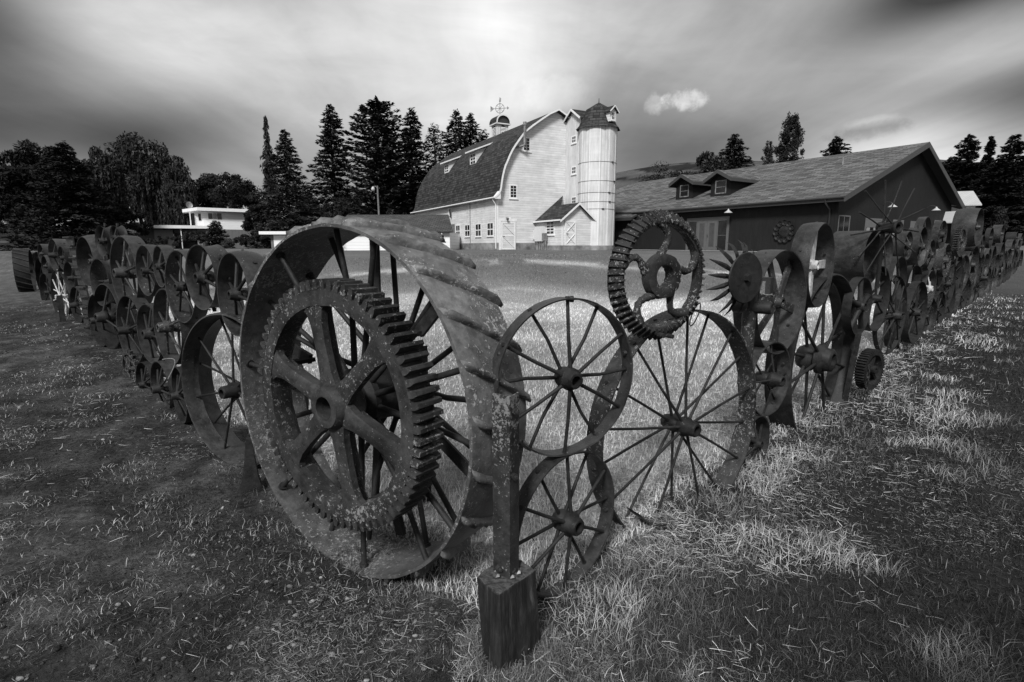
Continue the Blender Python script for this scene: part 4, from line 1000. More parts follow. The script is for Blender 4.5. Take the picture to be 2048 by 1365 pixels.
def plank_door(parent, P, u0, u1, z0, z1, X=True, name='door'):
    d = slabq(parent, name, P, u0, u1, z0, z1, .0, .05, 'clapboard')
    O, a, n = P
    def pt(u, z, dd): return O + a * u + n * dd + Vector((0, 0, z))
    b = MB()
    def sl(ua, ub, za, zb, dd=.07):
        b.add([pt(ua, za, .045), pt(ub, za, .045), pt(ub, zb, .045), pt(ua, zb, .045), pt(ua, za, dd), pt(ub, za, dd), pt(ub, zb, dd), pt(ua, zb, dd)],
              [(0, 3, 2, 1), (4, 5, 6, 7), (0, 1, 5, 4), (1, 2, 6, 5), (2, 3, 7, 6), (3, 0, 4, 7)])
    w = .13; sl(u0, u0 + w, z0, z1); sl(u1 - w, u1, z0, z1); sl(u0 + w, u1 - w, z1 - w, z1, .067); sl(u0 + w, u1 - w, z0, z0 + w, .067)
    zm = (z0 + z1) / 2; sl(u0 + w, u1 - w, zm - w / 2, zm + w / 2, .067)
    for (za, zb, ua, ub) in (((z0 + w, zm - w / 2, u1 - w, u0 + w), (zm + w / 2, z1 - w, u1 - w, u0 + w)) + (((z0 + w, zm - w / 2, u0 + w, u1 - w), (zm + w / 2, z1 - w, u0 + w, u1 - w)) if X else ())):
        b.bar(pt(ua, za, .058), pt(ub, zb, .058), .012 if True else 0, .10, n)
    b.build('rail', M['white_trim'], d)
    b = MB(); b.tube(pt(u0 + .1, zm - .05, .07), pt(u0 + .3, zm - .05, .09), .02, n=6); b.build('handle', M['dark_trim'], d)
    # thin shadow gap round the leaf
    return d
u0, u1, z0, z1 = gw(1002, 444, 1030.5, 500); plank_door(barn, GP, u0, u1, 0.03, z1, False)
slabq(barn, 'door_casing', GP, u0 - .22, u0 - .02, .0, z1 + .25, .0, .032, 'white_trim')
slabq(barn, 'door_casing', GP, u0 - .02, u1 + .14, z1 + .03, z1 + .25, .0, .030, 'white_trim')
u0, u1, z0, z1 = sw(902, 449, 910, 499); slabq(barn, 'side_door', SP_, min(u0, u1), max(u0, u1), .05, z1, .0, .06, 'grey_wood')
# flue pipe
b = MB(); ua, za = gab.uv(1043, 247); ub, zb = gab.uv(1042, 293); b.tube((ua, -.55, zb), (ua, -.55, za), .10, n=12); b.tube((ua, -.55, za - .25), (ua, -.55, za), .15, n=12); b.tube((ua, -.55, zb), (ua - .5, -.02, zb - .15), .09, n=12); b.build('flue_pipe', M['galv'], barn)
def wall_lamp(parent, P, u, z, s=1.0):
    O, a, n = P
    def pt(u, z, d): return O + a * u + n * d + Vector((0, 0, z))
    b = MB(); b.path([pt(u, z, 0), pt(u, z + .12 * s, .15 * s), pt(u, z + .08 * s, .35 * s), pt(u, z - .02 * s, .42 * s)], .018 * s, 6)
    q = pt(u, z - .05 * s, .42 * s); m = len(b.v)
    c = MB(); c.lathe_z([(.02 * s, .10 * s), (.05 * s, .03 * s), (.17 * s, -.06 * s), (.19 * s, -.08 * s)], 16)
    c.v = [(v[0] + q.x, v[1] + q.y, v[2] + q.z) for v in c.v]
    l = b.build('wall_lamp', M['dark_trim'], parent); c.build('lamp_shade', M['lamp_white'], l); return l
u, z_ = gab.uv(1012.5, 438.5); b = MB(); b.tube((u, -.0, z_ + .1), (u, -.28, z_ - .02), .05, .12, 10); b.build('flood_lamp', M['galv'], barn)
slabq(barn, 'sign_plate', GP, *[f for f in (gab.uv(1018, 440)[0], gab.uv(1022, 440)[0], gab.uv(1020, 442)[1], gab.uv(1020, 435)[1])], .0, .02, 'white_trim')
u, z_ = sidew.uv(904, 425); b = MB(); b.bar((-.25, -u, z_ + .25), (-.1, -u + .1, z_ - .5), .12, .12); b.build('bracket', M['dark_trim'], barn)
slabq(barn, 'vent_panel', SP_, -u + .6, -u + .95, z_ - .35, z_ + .45, 0, .06, 'white_trim')
b = MB(); uc, _ = sidew.uv(941, 450); b.tube((-.04, -uc, eave_z - .1), (-.04, -uc, .5), .025, n=6); b.build('conduit', M['galv'], barn)
# shed dormers on the roof: face towards the side wall
for (qx0, qx1, qt, qb, ux) in ((889.5, 898, 328, 347, 0), (940.3, 952, 306, 331, 0)):
    # find distance along the side wall for a face standing 1.0 m inside the wall line
    inset = 1.15
    P0 = MBN @ Vector((inset, 0, 0)); pl = Plane(P0, -ey)
    uA, _ = pl.uv(qx1, (qt + qb) / 2); uB, _ = pl.uv(qx0, (qt + qb) / 2); _, zt = pl.uv((qx0 + qx1) / 2, qt); _, zb_ = pl.uv((qx0 + qx1) / 2, qb)
    y0_, y1_ = -uA, -uB; zt -= 0; DP = (Vector((inset, 0, 0)), Vector((0, 1, 0)), Vector((-1, 0, 0)))
    d = MB(); d.prism([(inset, y0_ - .05, zb_ - .12), (inset, y0_ - .05, zt + .06), (inset + 3.1, y0_ - .05, zt + .06 + 1.33), (inset + 3.1, y0_ - .05, zb_ - .12)], (0, y1_ - y0_ + .1, 0))
    dm = d.build('dormer', M['clapboard'], barn)
    win_ = window(dm, DP, y0_, y1_, zb_, zt, 2, 3, .13, mull=.08)
    for ch in list(win_.children): bpy.data.objects.remove(ch) if ch.name.startswith('sill') else None
    # flatten: keep two levels only
    for ch in list(win_.children): ch.parent = dm
    b = MB(); roof_sheet(b, [(inset - .35, zt + .12), (inset + 3.2, zt + 1.55)], y0_ - .3, y1_ + .3, .08); b.build('dormer_roof', M['barn_shingle'], dm)
    b = MB(); b.prism([(inset - .37, y0_ - .32, zt + .02), (inset - .37, y0_ - .32, zt + .14), (inset + 3.1, y0_ - .32, zt + 1.53), (inset + 3.1, y0_ - .32, zt + 1.40)], (0, .03, 0)); b.build('dormer_trim', M['white_trim'], dm)
    b = MB(); b.box(inset - .38, inset - .34, y0_ - .3, y1_ + .3, zt + .02, zt + .14); b.build('dormer_trim', M['white_trim'], dm)
# cupola on the ridge with vane
rz_ = prof[len(left) - 1][1]
pr0 = MBN @ Vector((half, 0, 0)); pl = Plane(pr0, -ey)
uC = -pl.uv(1000, 270)[0]
cu = MB(); s_ = .62; cu.box(half - s_, half + s_, uC - s_, uC + s_, rz_ - .9, rz_ + .86); cup = cu.build('cupola', M['batten'], barn)
for P, k in (((Vector((half, uC - s_, 0)), Vector((1, 0, 0)), Vector((0, -1, 0))), 0), ((Vector((half - s_, uC, 0)), Vector((0, 1, 0)), Vector((-1, 0, 0))), 1)):
    O, a, n = P; arch = [(-.26, rz_ - .4), (.26, rz_ - .4)] + [(.26 * math.cos(t), rz_ + .42 + .30 * math.sin(t)) for t in np.linspace(0, math.pi, 9)]
    b = MB(); b.prism([O + a * u + Vector((0, 0, v)) + n * .004 for u, v in arch], n * .02); b.build('louver', M['dark_trim'], cup)
    for i in range(7):
        zc = rz_ - .28 + i * .13; b = MB(); b.prism([O + a * (-.25) + n * .02 + Vector((0, 0, zc)), O + a * .25 + n * .02 + Vector((0, 0, zc)), O + a * .25 + n * .06 + Vector((0, 0, zc - .06)), O + a * -.25 + n * .06 + Vector((0, 0, zc - .06))], (0, 0, .02))
        b.build('slat', M['white_trim'], cup)
CUT = .86
b = MB(); ar = [(-.80 * math.cos(t), CUT + rz_ + .85 * math.sin(t) ** .8) for t in np.linspace(0.001, math.pi - .001, 15)]
roof_sheet(b, [(half + u, v) for u, v in ar], uC - .8, uC + .8, .07); b.build('cupola_roof', M['barn_shingle'], cup)
b = MB(); b.prism([(half + u * .92, uC - .66, CUT + rz_ + (v - CUT - rz_) * .9) for u, v in ar], (0, 1.3, 0)); b.build('cupola_gable', M['dark_trim'], cup)
b = MB(); vs = []
for u, v in ar: vs += [(half + u * 1.0, uC - .84, v), (half + u * .84, uC - .84, CUT + rz_ + (v - CUT - rz_) * .84)]
b.add(vs, [(2 * i, 2 * i + 1, 2 * i + 3, 2 * i + 2) for i in range(14)]); b.build('arch_trim', M['white_trim'], cup)
b = MB(); b.box(half - .82, half + .82, uC - .82, uC + .82, rz_ + CUT - .09, rz_ + CUT); b.build('cornice', M['white_trim'], cup)
vz = rz_ + CUT + .75; VR = .44
b = MB(); b.tube((half, uC, vz), (half, uC, vz + 1.5), .03, n=8); vane = b.build('weather_vane', M['galv'], barn)
b = MB(); b.path([(half + VR * math.cos(t) * .75, uC - VR * math.cos(t) * .66, vz + .8 + VR * math.sin(t)) for t in np.linspace(0, 2 * math.pi, 25)], .03, 6)
for i in range(4):
    t = i * math.pi / 4; c_, s2 = math.cos(t) * VR, math.sin(t) * VR
    b.tube((half - c_ * .75, uC + c_ * .66, vz + .8 - s2), (half + c_ * .75, uC - c_ * .66, vz + .8 + s2), .018, n=6)
b.build('ring', M['galv'], vane)
b = MB(); dv = Vector((.75, -.66, 0))
cc = Vector((half, uC, vz + .8)); dv = dv * .78; b.tube(cc - dv * 1.15, cc + dv * 1.05, .028, n=6)
b.prism([cc - dv * .85 + Vector((0, 0, .06)), cc - dv * 1.25 + Vector((0, 0, .28)), cc - dv * 1.25 - Vector((0, 0, .28)), cc - dv * .85 - Vector((0, 0, .06))], (.02, .02, 0))
b.prism([cc + dv * 1.2, cc + dv * .95 + Vector((0, 0, .16)), cc + dv * .95 - Vector((0, 0, .16))], (.02, .02, 0))
b.prism([cc + Vector((0, 0, .62)) - dv * .12, cc + Vector((0, 0, .62)) + dv * .12, cc + Vector((0, 0, .95)) + dv * .16, cc + Vector((0, 0, 1.05)) - dv * .05], (.02, .02, 0)); b.build('arrow', M['galv'], vane)

# ---- silo with chute
sx, sy = MBN.to_3x3() @ Vector((7.69, -3.0, 0)) + barn.location, 0
SC = MBN @ Vector((7.69, -3.0, 0))
silo = empty('silo', (SC.x, SC.y, BZ), BR, 'round white board silo with an eight-sided shingled cap beside the barn', 'silo')
SR = 1.53; SH = (497 - 256) / 1096 * SC.y - .42
b = MB(); nb_ = 48
b.lathe_z([(SR, .35), (SR, SH)], 96); b.build('wall', M['batten'], silo)
b = MB()
for i in range(nb_):
    a = 2 * math.pi * i / nb_; ca, sa = math.cos(a), math.sin(a)
    b.bar((ca * (SR + .01), sa * (SR + .01), .36), (ca * (SR + .01), sa * (SR + .01), SH - .01), .05, .02, (ca, sa, 0)) if i % 4 == 0 else None
b.build('batten', M['white_trim'], silo)
b = MB(); b.lathe_z([(0, .34), (SR + .04, .34), (SR + .04, -.4)], 48, False); b.build('foundation', M['foundation'], silo)
for py in (330, 366, 388.5, 406, 420):
    zc = (497 - py) / 1096 * (SC.y - SR) + EYE - BZ
    b = MB(); b.lathe_z([(SR + .012, zc - .012), (SR + .03, zc - .012), (SR + .03, zc + .012), (SR + .012, zc + .012)], 48, False); h = b.build('hoop', M['galv'], silo)
    a = R(-110 + (py * 7) % 60); b = MB(); b.bar(((SR + .04) * math.cos(a), (SR + .04) * math.sin(a), zc), ((SR + .05) * math.cos(a + .12), (SR + .05) * math.sin(a + .12), zc), .08, .08); b.build('buckle', M['dark_trim'], h)
def octroof(b, rings, n=8, ph=R(22.5)):
    for k in range(len(rings) - 1):
        (r0, z0), (r1, z1) = rings[k], rings[k + 1]
        for i in range(n):
            a0 = 2 * math.pi * i / n + ph; a1 = a0 + 2 * math.pi / n; L = math.hypot(r0 - r1, z0 - z1); w0 = 2 * r0 * math.sin(math.pi / n); w1 = 2 * r1 * math.sin(math.pi / n)
            p = [(r0 * math.cos(a0), r0 * math.sin(a0), z0), (r0 * math.cos(a1), r0 * math.sin(a1), z0), (r1 * math.cos(a1), r1 * math.sin(a1), z1), (r1 * math.cos(a0), r1 * math.sin(a0), z1)]
            b.add(p, [(0, 1, 2, 3)], False, [[(-w0 / 2 + i, 0), (w0 / 2 + i, 0), (w1 / 2 + i, L), (-w1 / 2 + i, L)]])
b = MB(); octroof(b, [(1.84, SH - .14), (1.60, SH + .12), (1.28, SH + .75), (1.03, SH + 1.38), (.98, SH + 1.42), (.02, SH + 1.98)]); octroof(b, [(1.82, SH - .12), (1.5, SH - .05)]); b.build('roof', M['barn_shingle'], silo)
b = MB(); b.tube((0, 0, SH + 1.8), (0, 0, SH + 2.3), .05, .02, 8); b.build('finial', M['dark_trim'], silo)
# dormer of the silo, facing the viewer's right
da = R(-80); dd = Vector((math.cos(da), math.sin(da), 0)); dp = Vector((-dd.y, dd.x, 0))
def Lp(u, d_, z_): return dd * d_ + dp * u + Vector((0, 0, z_))
b = MB(); b.prism([Lp(-.36, .5, SH + .25), Lp(.36, .5, SH + .25), Lp(.36, .5, SH + 1.05), Lp(0, .5, SH + 1.33), Lp(-.36, .5, SH + 1.05)], dd * 1.05); dm = b.build('dormer', M['clapboard'], silo)
for sgn in (-1, 1):
    b = MB(); b.add([Lp(0, .3, SH + 1.45), Lp(0, 1.72, SH + 1.45), Lp(sgn * .5, 1.72, SH + .98), Lp(sgn * .5, .3, SH + .98), Lp(0, .3, SH + 1.38), Lp(0, 1.72, SH + 1.38), Lp(sgn * .5, 1.72, SH + .91), Lp(sgn * .5, .3, SH + .91)],
        [(0, 1, 2, 3), (7, 6, 5, 4), (1, 5, 6, 2), (2, 6, 7, 3), (0, 4, 5, 1), (0, 3, 7, 4)], False, [[(0, 0), (1.5, 0), (1.5, .8), (0, .8)]] + [[(0, 0), (.1, 0), (.1, .1), (0, .1)]] * 5); b.build('dormer_roof', M['barn_shingle'], dm)
    b = MB(); b.bar(Lp(0, 1.74, SH + 1.41), Lp(sgn * .52, 1.74, SH + .93), .04, .07, dd.cross(Vector((0, 0, 1)))); b.build('verge_board', M['white_trim'], dm)
w_ = window(dm, (dd * 1.55, dp, dd), -.21, .21, SH + .36, SH + .98, 2, 2, .06)
for ch in list(w_.children): ch.parent = dm
# chute between gable wall and silo
def cl(u, w_, z_): return Vector((u - 7.69, w_ + 3.0, z_))
CH = (497 - 232) / 1096 * 47 + EYE - BZ - .95
b = MB(); b.prism([cl(6.55, -.02, .5), cl(6.55, -2.2, .5), cl(6.55, -2.2, CH), cl(6.55, -1.1, CH + .75), cl(6.55, -.02, CH)], (1.9, 0, 0)); ch_ = b.build('chute', M['batten'], silo)
for sgn in (0, 1):
    ya, yb = (-1.1, .25) if sgn else (-1.1, -2.42)
    b = MB(); b.add([cl(6.3, ya, CH + .87), cl(8.2, ya, CH + .87), cl(8.2, yb, CH - .02), cl(6.3, yb, CH - .02), cl(6.3, ya, CH + .79), cl(8.2, ya, CH + .79), cl(8.2, yb, CH - .10), cl(6.3, yb, CH - .10)],
       [(0, 1, 2, 3), (7, 6, 5, 4), (0, 3, 7, 4), (1, 5, 6, 2), (2, 6, 7, 3)], False, [[(0, 0), (1.9, 0), (1.9, 1.5), (0, 1.5)]] + [[(0, 0), (.1, 0), (.1, .1), (0, .1)]] * 4); b.build('chute_roof', M['barn_shingle'], ch_)
    b = MB(); b.bar(cl(6.28, ya, CH + .80), cl(6.28, yb, CH - .09), .05, .14, (0, 0, 1)); b.build('verge_board', M['white_trim'], ch_)
CP = (cl(6.55, 0, 0), Vector((0, -1, 0)), Vector((-1, 0, 0)))
Pc = MBN @ Vector((6.55, 0, 0)); plc = Plane((Pc.x, Pc.y, BZ), -ey)
for (x0, y0, x1, y1) in ((1143.5, 273, 1153, 288.5), (1143.5, 334, 1153, 350), (1143.5, 394, 1153, 409)):
    u0, _ = plc.uv(x0, y0); u1, _ = plc.uv(x1, y0); _, zt = plc.uv(x0, y0); _, zb = plc.uv(x0, y1)
    w_ = window(ch_, CP, u0, u1, zb, zt, 2, 2, .09, mull=.05)
    for c2 in list(w_.children): c2.parent = ch_

# ---- entry shed in front of the gable wall
SHX = 3.69
shed = empty('entry_shed', tuple(MBN @ Vector((SHX + 1.48, -3.97, 0))), BR, 'small white gabled shed with a crossed plank door, leaning against the barn gable', 'shed')
def sl_(u, w_, z_): return Vector((u - SHX - 1.48, w_ + 3.97, z_))
pf = Plane(MBN @ Vector((0, -3.97, 0)), ex)
_, ze = pf.uv(1122.5, 438.5); _, za = pf.uv(1159, 407.5)
b = MB(); b.prism([sl_(SHX, -3.97, .35), sl_(SHX + 2.96, -3.97, .35), sl_(SHX + 2.96, -3.97, ze + .08), sl_(SHX + 1.48, -3.97, za - .08), sl_(SHX, -3.97, ze + .08)], (0, 3.95, 0)); b.build('wall', M['clapboard'], shed)
b = MB(); b.prism([sl_(SHX - .03, -4.0, -.4), sl_(SHX + 2.99, -4.0, -.4), sl_(SHX + 2.99, -4.0, .36), sl_(SHX - .03, -4.0, .36)], (0, 3.96, 0)); b.build('foundation', M['foundation'], shed)
for sgn in (-1, 1):
    e_ = sl_(SHX + 1.48 + sgn * 1.78, -4.25, ze - .12); r2 = sl_(SHX + 1.48, -4.25, za + .06)
    if sgn < 0:
        # the left slope runs on up the barn wall behind the chute
        far_e = sl_(SHX + 1.48 + sgn * 1.78, -.03, ze - .12); k = 2.15 / 1.78
        f2 = sl_(SHX + 1.48 + 1.15, -.03, za + .06 + (za - ze + .18) * (1.15 / 1.78))
        q = [e_, r2, sl_(SHX + 1.48, -.03, za + .06), far_e]
        b = MB(); off_ = Vector((0, 0, -.09)); b.add(q + [p + off_ for p in q] , [(0, 1, 2, 3), (7, 6, 5, 4), (0, 4, 5, 1), (0, 3, 7, 4)], False, [[(0, 0), (0, 2.2), (4.2, 2.2), (4.2, 0)]] + [[(0, 0), (.1, 0), (.1, .1), (0, .1)]] * 3)
        b.add([sl_(SHX + 1.48, -1.6, za + .05), f2 + Vector((0, -.0, 0)), sl_(SHX + 1.48, -.03, za + .05), f2 + off_], [(0, 1, 2)], False, [[(0, 0), (1, 1), (1, 0)]])
        b.build('roof', M['barn_shingle'], shed)
    else:
        q = [r2, e_, sl_(SHX + 1.48 + 1.78, -.03, ze - .12), sl_(SHX + 1.48, -.03, za + .06)]
        b = MB(); b.add(q + [p + off_ for p in q], [(0, 1, 2, 3), (7, 6, 5, 4), (0, 4, 5, 1)], False, [[(0, 0), (0, 2.2), (4.2, 2.2), (4.2, 0)]] + [[(0, 0), (.1, 0), (.1, .1), (0, .1)]] * 2); b.build('roof', M['barn_shingle'], shed)
    b = MB(); b.bar(r2 + Vector((0, -.02, -.05)), e_ + Vector((0, -.02, -.05)), .04, .15, (0, 1, 0)) if False else b.prism([r2 + Vector((0, -.03, .01)), e_ + Vector((0, -.03, .01)), e_ + Vector((0, -.03, -.15)), r2 + Vector((0, -.03, -.17))], (0, .028, 0)); b.build('verge_board', M['white_trim'], shed)
b = MB(); b.prism([sl_(SHX - .31, -4.24, ze - .14), sl_(SHX - .31, -4.24, ze - .02), sl_(SHX - .28, -4.24, ze - .02), sl_(SHX - .28, -4.24, ze - .14)], (0, 4.2, 0)); b.build('fascia', M['white_trim'], shed)
FP = (sl_(0, -3.97, 0), Vector((1, 0, 0)), Vector((0, -1, 0)))
u0, _ = pf.uv(1129, 470); u1, _ = pf.uv(1151.5, 470); _, zt = pf.uv(1140, 441.5); _, zb = pf.uv(1140, 491.5)
plank_door(shed, FP, u0, u1, zb, zt, True)
slabq(shed, 'corner_board', FP, SHX - .02, SHX + .16, .36, ze, 0, .025, 'white_trim'); slabq(shed, 'corner_board', FP, SHX + 2.80, SHX + 2.98, .36, ze, 0, .025, 'white_trim')
LP = (sl_(SHX, -3.97, 0), Vector((0, 1, 0)), Vector((-1, 0, 0)))
Pq = MBN @ Vector((SHX, -3.97, 0)); pls = Plane((Pq.x, Pq.y, BZ), -ey)
u0 = -pls.uv(1109, 457)[0]; u1 = -pls.uv(1092.5, 457)[0]; zt = pls.uv(1101, 442.5)[1]; zb = pls.uv(1101, 470.5)[1]
window(shed, LP, u0, u1, zb, zt, 2, 4, .10, mull=.07)
# meter cabinets on the wall between barn and shed
pg_ = gab
for nm, (x0, y0, x1, y1), d0, dpth, lb in (('electrical_cabinet', (1066, 461, 1073, 479.5), .0, .25, 'narrow pale electrical cabinet on the barn wall'),
                                    ('electrical_cabinet', (1075, 453.5, 1092, 483), .35, .35, 'wider pale electrical cabinet beside the shed window')):
    u0, u1, z0, z1 = gw(x0, y0, x1, y1)
    if d0:
        # fixed to the shed's side wall
        ua = -pls.uv(x1, 470)[0]; ub = -pls.uv(x0, 470)[0]; z0 = pls.uv(1083, y1)[1]; z1 = pls.uv(1083, y0)[1]
        loc = MBN @ Vector((SHX - .15, -3.97 + (ua + ub) / 2, z0)); root = empty(nm, loc, BR, lb, 'cabinet', 'electrical cabinets by the barn')
        b = MB(); b.box(-.15, .14, -(ub - ua) / 2, (ub - ua) / 2, 0, z1 - z0); b.build('box', M['steel_box'], root)
        for yy in (-.35, .0, .35): b = MB(); b.tube((0, yy, -z0 - .05), (0, yy, 0), .05, n=8); b.build('conduit', M['galv'], root)
    else:
        loc = MBN @ Vector(((u0 + u1) / 2, -.13, z0)); root = empty(nm, loc, BR, lb, 'cabinet', 'electrical cabinets by the barn')
        b = MB(); b.box(-(u1 - u0) / 2, (u1 - u0) / 2, -.12, .12, 0, z1 - z0); b.build('box', M['steel_box'], root)
        b = MB(); b.box(-(u1 - u0) / 2 + .03, (u1 - u0) / 2 - .03, -.135, -.122, .04, z1 - z0 - .04); b.build('cover', M['steel_box'], root)
ua = -pls.uv(1096, 485)[0]
loc = MBN @ Vector((SHX - .35, -3.97 + ua, 0)); root = empty('utility_meter', loc, BR, 'grey gas meter on bent pipes below the shed window', 'meter')
b = MB(); b.box(-.15, .15, -.16, .16, .75, 1.35); b.build('meter_box', M['galv'], root)
for yy in (-.14, .14): b = MB(); b.path([(0, yy, -.05), (0, yy, .5), (.02, yy * .6, .8)], .04, 6); b.build('pipe', M['galv'], root)

# ---- gallery: long dark building
GX, GY = 20.2, 33.8; GZ0 = 1.2 + .0; GRZ = R(32.5)
GZ0 = 1.28
gal = empty('gallery_building', (GX, GY, GZ0), GRZ, 'long low dark board building with a broad shingled roof and two gabled dormers', 'building')
MG = world_frame(gal.location, GRZ)
gex = Vector((math.cos(GRZ), math.sin(GRZ), 0)); gey = Vector((-math.sin(GRZ), math.cos(GRZ), 0))
EZ = EYE + 3.15 - GZ0; RZ_ = EYE + 7.3 - GZ0; HX = 10.5; WX = 18.3; GL_ = 17.8; RL = 28.0
ins = .65
th_ = .16
# main roof, left and right slopes, hipped at the far end
def quad_roof(name, pts, uvs, m='gallery_shingle', th=.16, parent=gal):
    pts = [Vector(p) for p in pts]; n = len(pts); o = Vector((0, 0, -th))
    b = MB(); b.add(pts + [p + o for p in pts], [tuple(range(n)), tuple(range(2 * n - 1, n - 1, -1))] + [(i, n + i, n + (i + 1) % n, (i + 1) % n) for i in range(n)], False,
        [uvs, [(0, 0)] * n] + [[(0, 0)] * 4] * n); return b.build(name, M[m], parent)
SL = math.hypot(HX, RZ_ - EZ)
quad_roof('roof', [(0, 0, EZ), (HX, 0, RZ_), (HX, RL, RZ_), (2.2, RL + 7, EZ + .75), (0, GL_, EZ)], [(0, 0), (0, SL), (RL, SL), (RL + 7, 2.2), (GL_, 0)])
SLr = math.hypot(WX - HX, RZ_ - EZ)
quad_roof('roof', [(HX, 0, RZ_ - .004), (WX, 0, EZ), (WX, RL, EZ), (HX, RL, RZ_ - .004)], [(0, SLr), (0, 0), (RL, 0), (RL, SLr)])
quad_roof('roof', [(HX, RL + .003, RZ_), (WX, RL, EZ), (WX, RL + 9, EZ), (2.2, RL + 7, EZ + .75)], [(0, 0), (8, 0), (8, 8), (0, 8)])
# lower wing beyond the long eave
wz = EZ - .25
quad_roof('wing_roof', [(-.7, GL_ - .6, wz - .25), (2.3, GL_ - .6, wz + 1.0), (2.3, GL_ + 11, wz + 1.0), (-.7, GL_ + 11, wz - .25)], [(0, 0), (0, 3.2), (11, 3.2), (11, 0)])
b = MB(); b.box(-.73, -.69, GL_ - .6, GL_ + 11, wz - .5, wz - .24); b.build('fascia', M['dark_trim'], gal)
b = MB(); b.box(0, 6, GL_ + .02, GL_ + 11, -.3, wz - .26); b.build('wing_wall', M['dark_boards'], gal)
# walls
zt_ = lambda u: EZ + (RZ_ - EZ) * (u / HX if u < HX else (WX - u) / (WX - HX)) - th_ - .004
b = MB(); b.prism([(ins, ins, -.3), (WX - ins, ins, -.3), (WX - ins, ins, zt_(WX - ins)), (HX, ins, zt_(HX) + 0), (ins, ins, zt_(ins))], (0, RL - 1, 0)); b.build('wall', M['dark_boards'], gal)
b = MB(); b.box(ins - .02, ins + .12, ins - .03, ins + .13, -.2, zt_(ins)); b.build('corner_board', M['dark_boards'], gal)
# fascias and barge boards
b = MB(); b.box(-.03, .03, .0, GL_, EZ - .32, EZ - .01); b.build('fascia', M['dark_trim'], gal)
b = MB(); b.tube((-.10, -.02, EZ - .08), (-.10, GL_, EZ - .08), .075, n=8); b.build('gutter', M['dark_trim'], gal)
b = MB(); b.path([(-.08, 1.1, EZ - .1), (-.05, 1.1, EZ - .35), (ins - .08, 1.1, EZ - .75), (ins - .08, 1.1, -.1)], .05, 8); b.build('downpipe', M['dark_trim'], gal)
M['barge'] = m_plain('barge board paint', .05, .5, .1)
for (u0, z0, u1, z1) in ((-.05, EZ - .02, HX, RZ_), (HX, RZ_, WX + .05, EZ - .02)):
    b = MB(); b.prism([(u0, -.06, z0 + .01), (u1, -.06, z1 + .01), (u1, -.06, z1 - .38), (u0, -.06, z0 - .34)], (0, .05, 0)); b.build('barge_board', M['barge'], gal)
# long wall doors, lamp, wreath
glw = Plane(MG @ Vector((ins, 0, 0)), -gey); glwO = (Vector((ins, 0, 0)), Vector((0, 1, 0)), Vector((-1, 0, 0)))
def lw(x0, y0, x1, y1):
    u0 = -glw.uv(x1, (y0 + y1) / 2)[0]; u1 = -glw.uv(x0, (y0 + y1) / 2)[0]; return u0, u1, glw.uv((x0 + x1) / 2, y1)[1], glw.uv((x0 + x1) / 2, y0)[1]
M['door_frame'] = m_plain('grey door paint', .095, .5, .1)
u0, u1, z0, z1 = lw(1376, 438.5, 1455, 497); z0 = 0.02
wdt = (u1 - u0) / 4
M['glass_grey'] = m_plain('reflecting glass', .05, .15, .2)
for k, (a_, c_) in enumerate(((0, 1), (1, 2), (2, 3), (3, 4))):
    if k in (1, 2): d = slabq(gal, 'glass_door', glwO, u0 + wdt * a_ + .01, u0 + wdt * c_ - .01, z0, z1 - .1, .0, .05, 'door_frame'); window(gal, (glwO[0] + Vector((-.052, 0, 0)), glwO[1], glwO[2]), u0 + wdt * a_ + .2, u0 + wdt * c_ - .2, z0 + .3, z1 - .3, 1, 1, .03, 'door_pane', 'glass_grey', 'door_frame', .01, False)
    else: window(gal, glwO, u0 + wdt * a_ + .01, u0 + wdt * c_ - .01, z0, z1 - .1, 1, 2, .07, 'sidelight', 'window_dark', 'door_frame', .05, False)
b = MB(); b.path([Vector((ins - .09, (u0 + u1) / 2 - .12, z0 + 1.05)), Vector((ins - .12, (u0 + u1) / 2 - .12, z0 + 1.25))], .025, 6); b.build('handle', M['dark_trim'], gal)
b = MB(); O = glwO[0]; b.box(ins - .06, ins, u0 - .12, u0 - .0, z0, z1); b.box(ins - .06, ins, u1, u1 + .12, z0, z1); b.box(ins - .065, ins, u0 - .12, u1 + .12, z1 - .09, z1 + .12); b.build('door_casing', M['door_frame'], gal)
u = -glw.uv(1468, 427)[0]; zc = glw.uv(1468, 421)[1]; wall_lamp(gal, glwO, u, zc, 1.6)
# wreath made of round pans on the long wall
uw = -glw.uv(1569.5, 463)[0]; zw = glw.uv(1569.5, 463)[1]; wr = abs(glw.uv(1569.5, 440)[1] - zw)
Wl = MG @ Vector((ins - .02, uw, zw))
wre = empty('metal_wreath', Wl, GRZ, 'dark round wreath of metal discs hung on the dark wall beside the glass doors', 'wall ornament')
b = MB(); b.lathe_x([(-.10, 0), (-.10, wr * .42), (-.07, wr * .5), (-.0, wr * .5)], 0, 28, closed=False); autosmooth(b.build('center_disc', M['iron'], wre), 30)
for i in range(11):
    a = 2 * math.pi * i / 11; b = MB(); b.lathe_x([(-.04, 0), (-.04, wr * .10), (-.03, wr * .14), (-.12, wr * .24), (-.12, wr * .27), (-.0, wr * .2)], 0, 18, closed=False); o = b.build('disc', M['iron'], wre); o.location = (0, wr * .76 * math.sin(a), wr * .76 * math.cos(a)); autosmooth(o, 30)
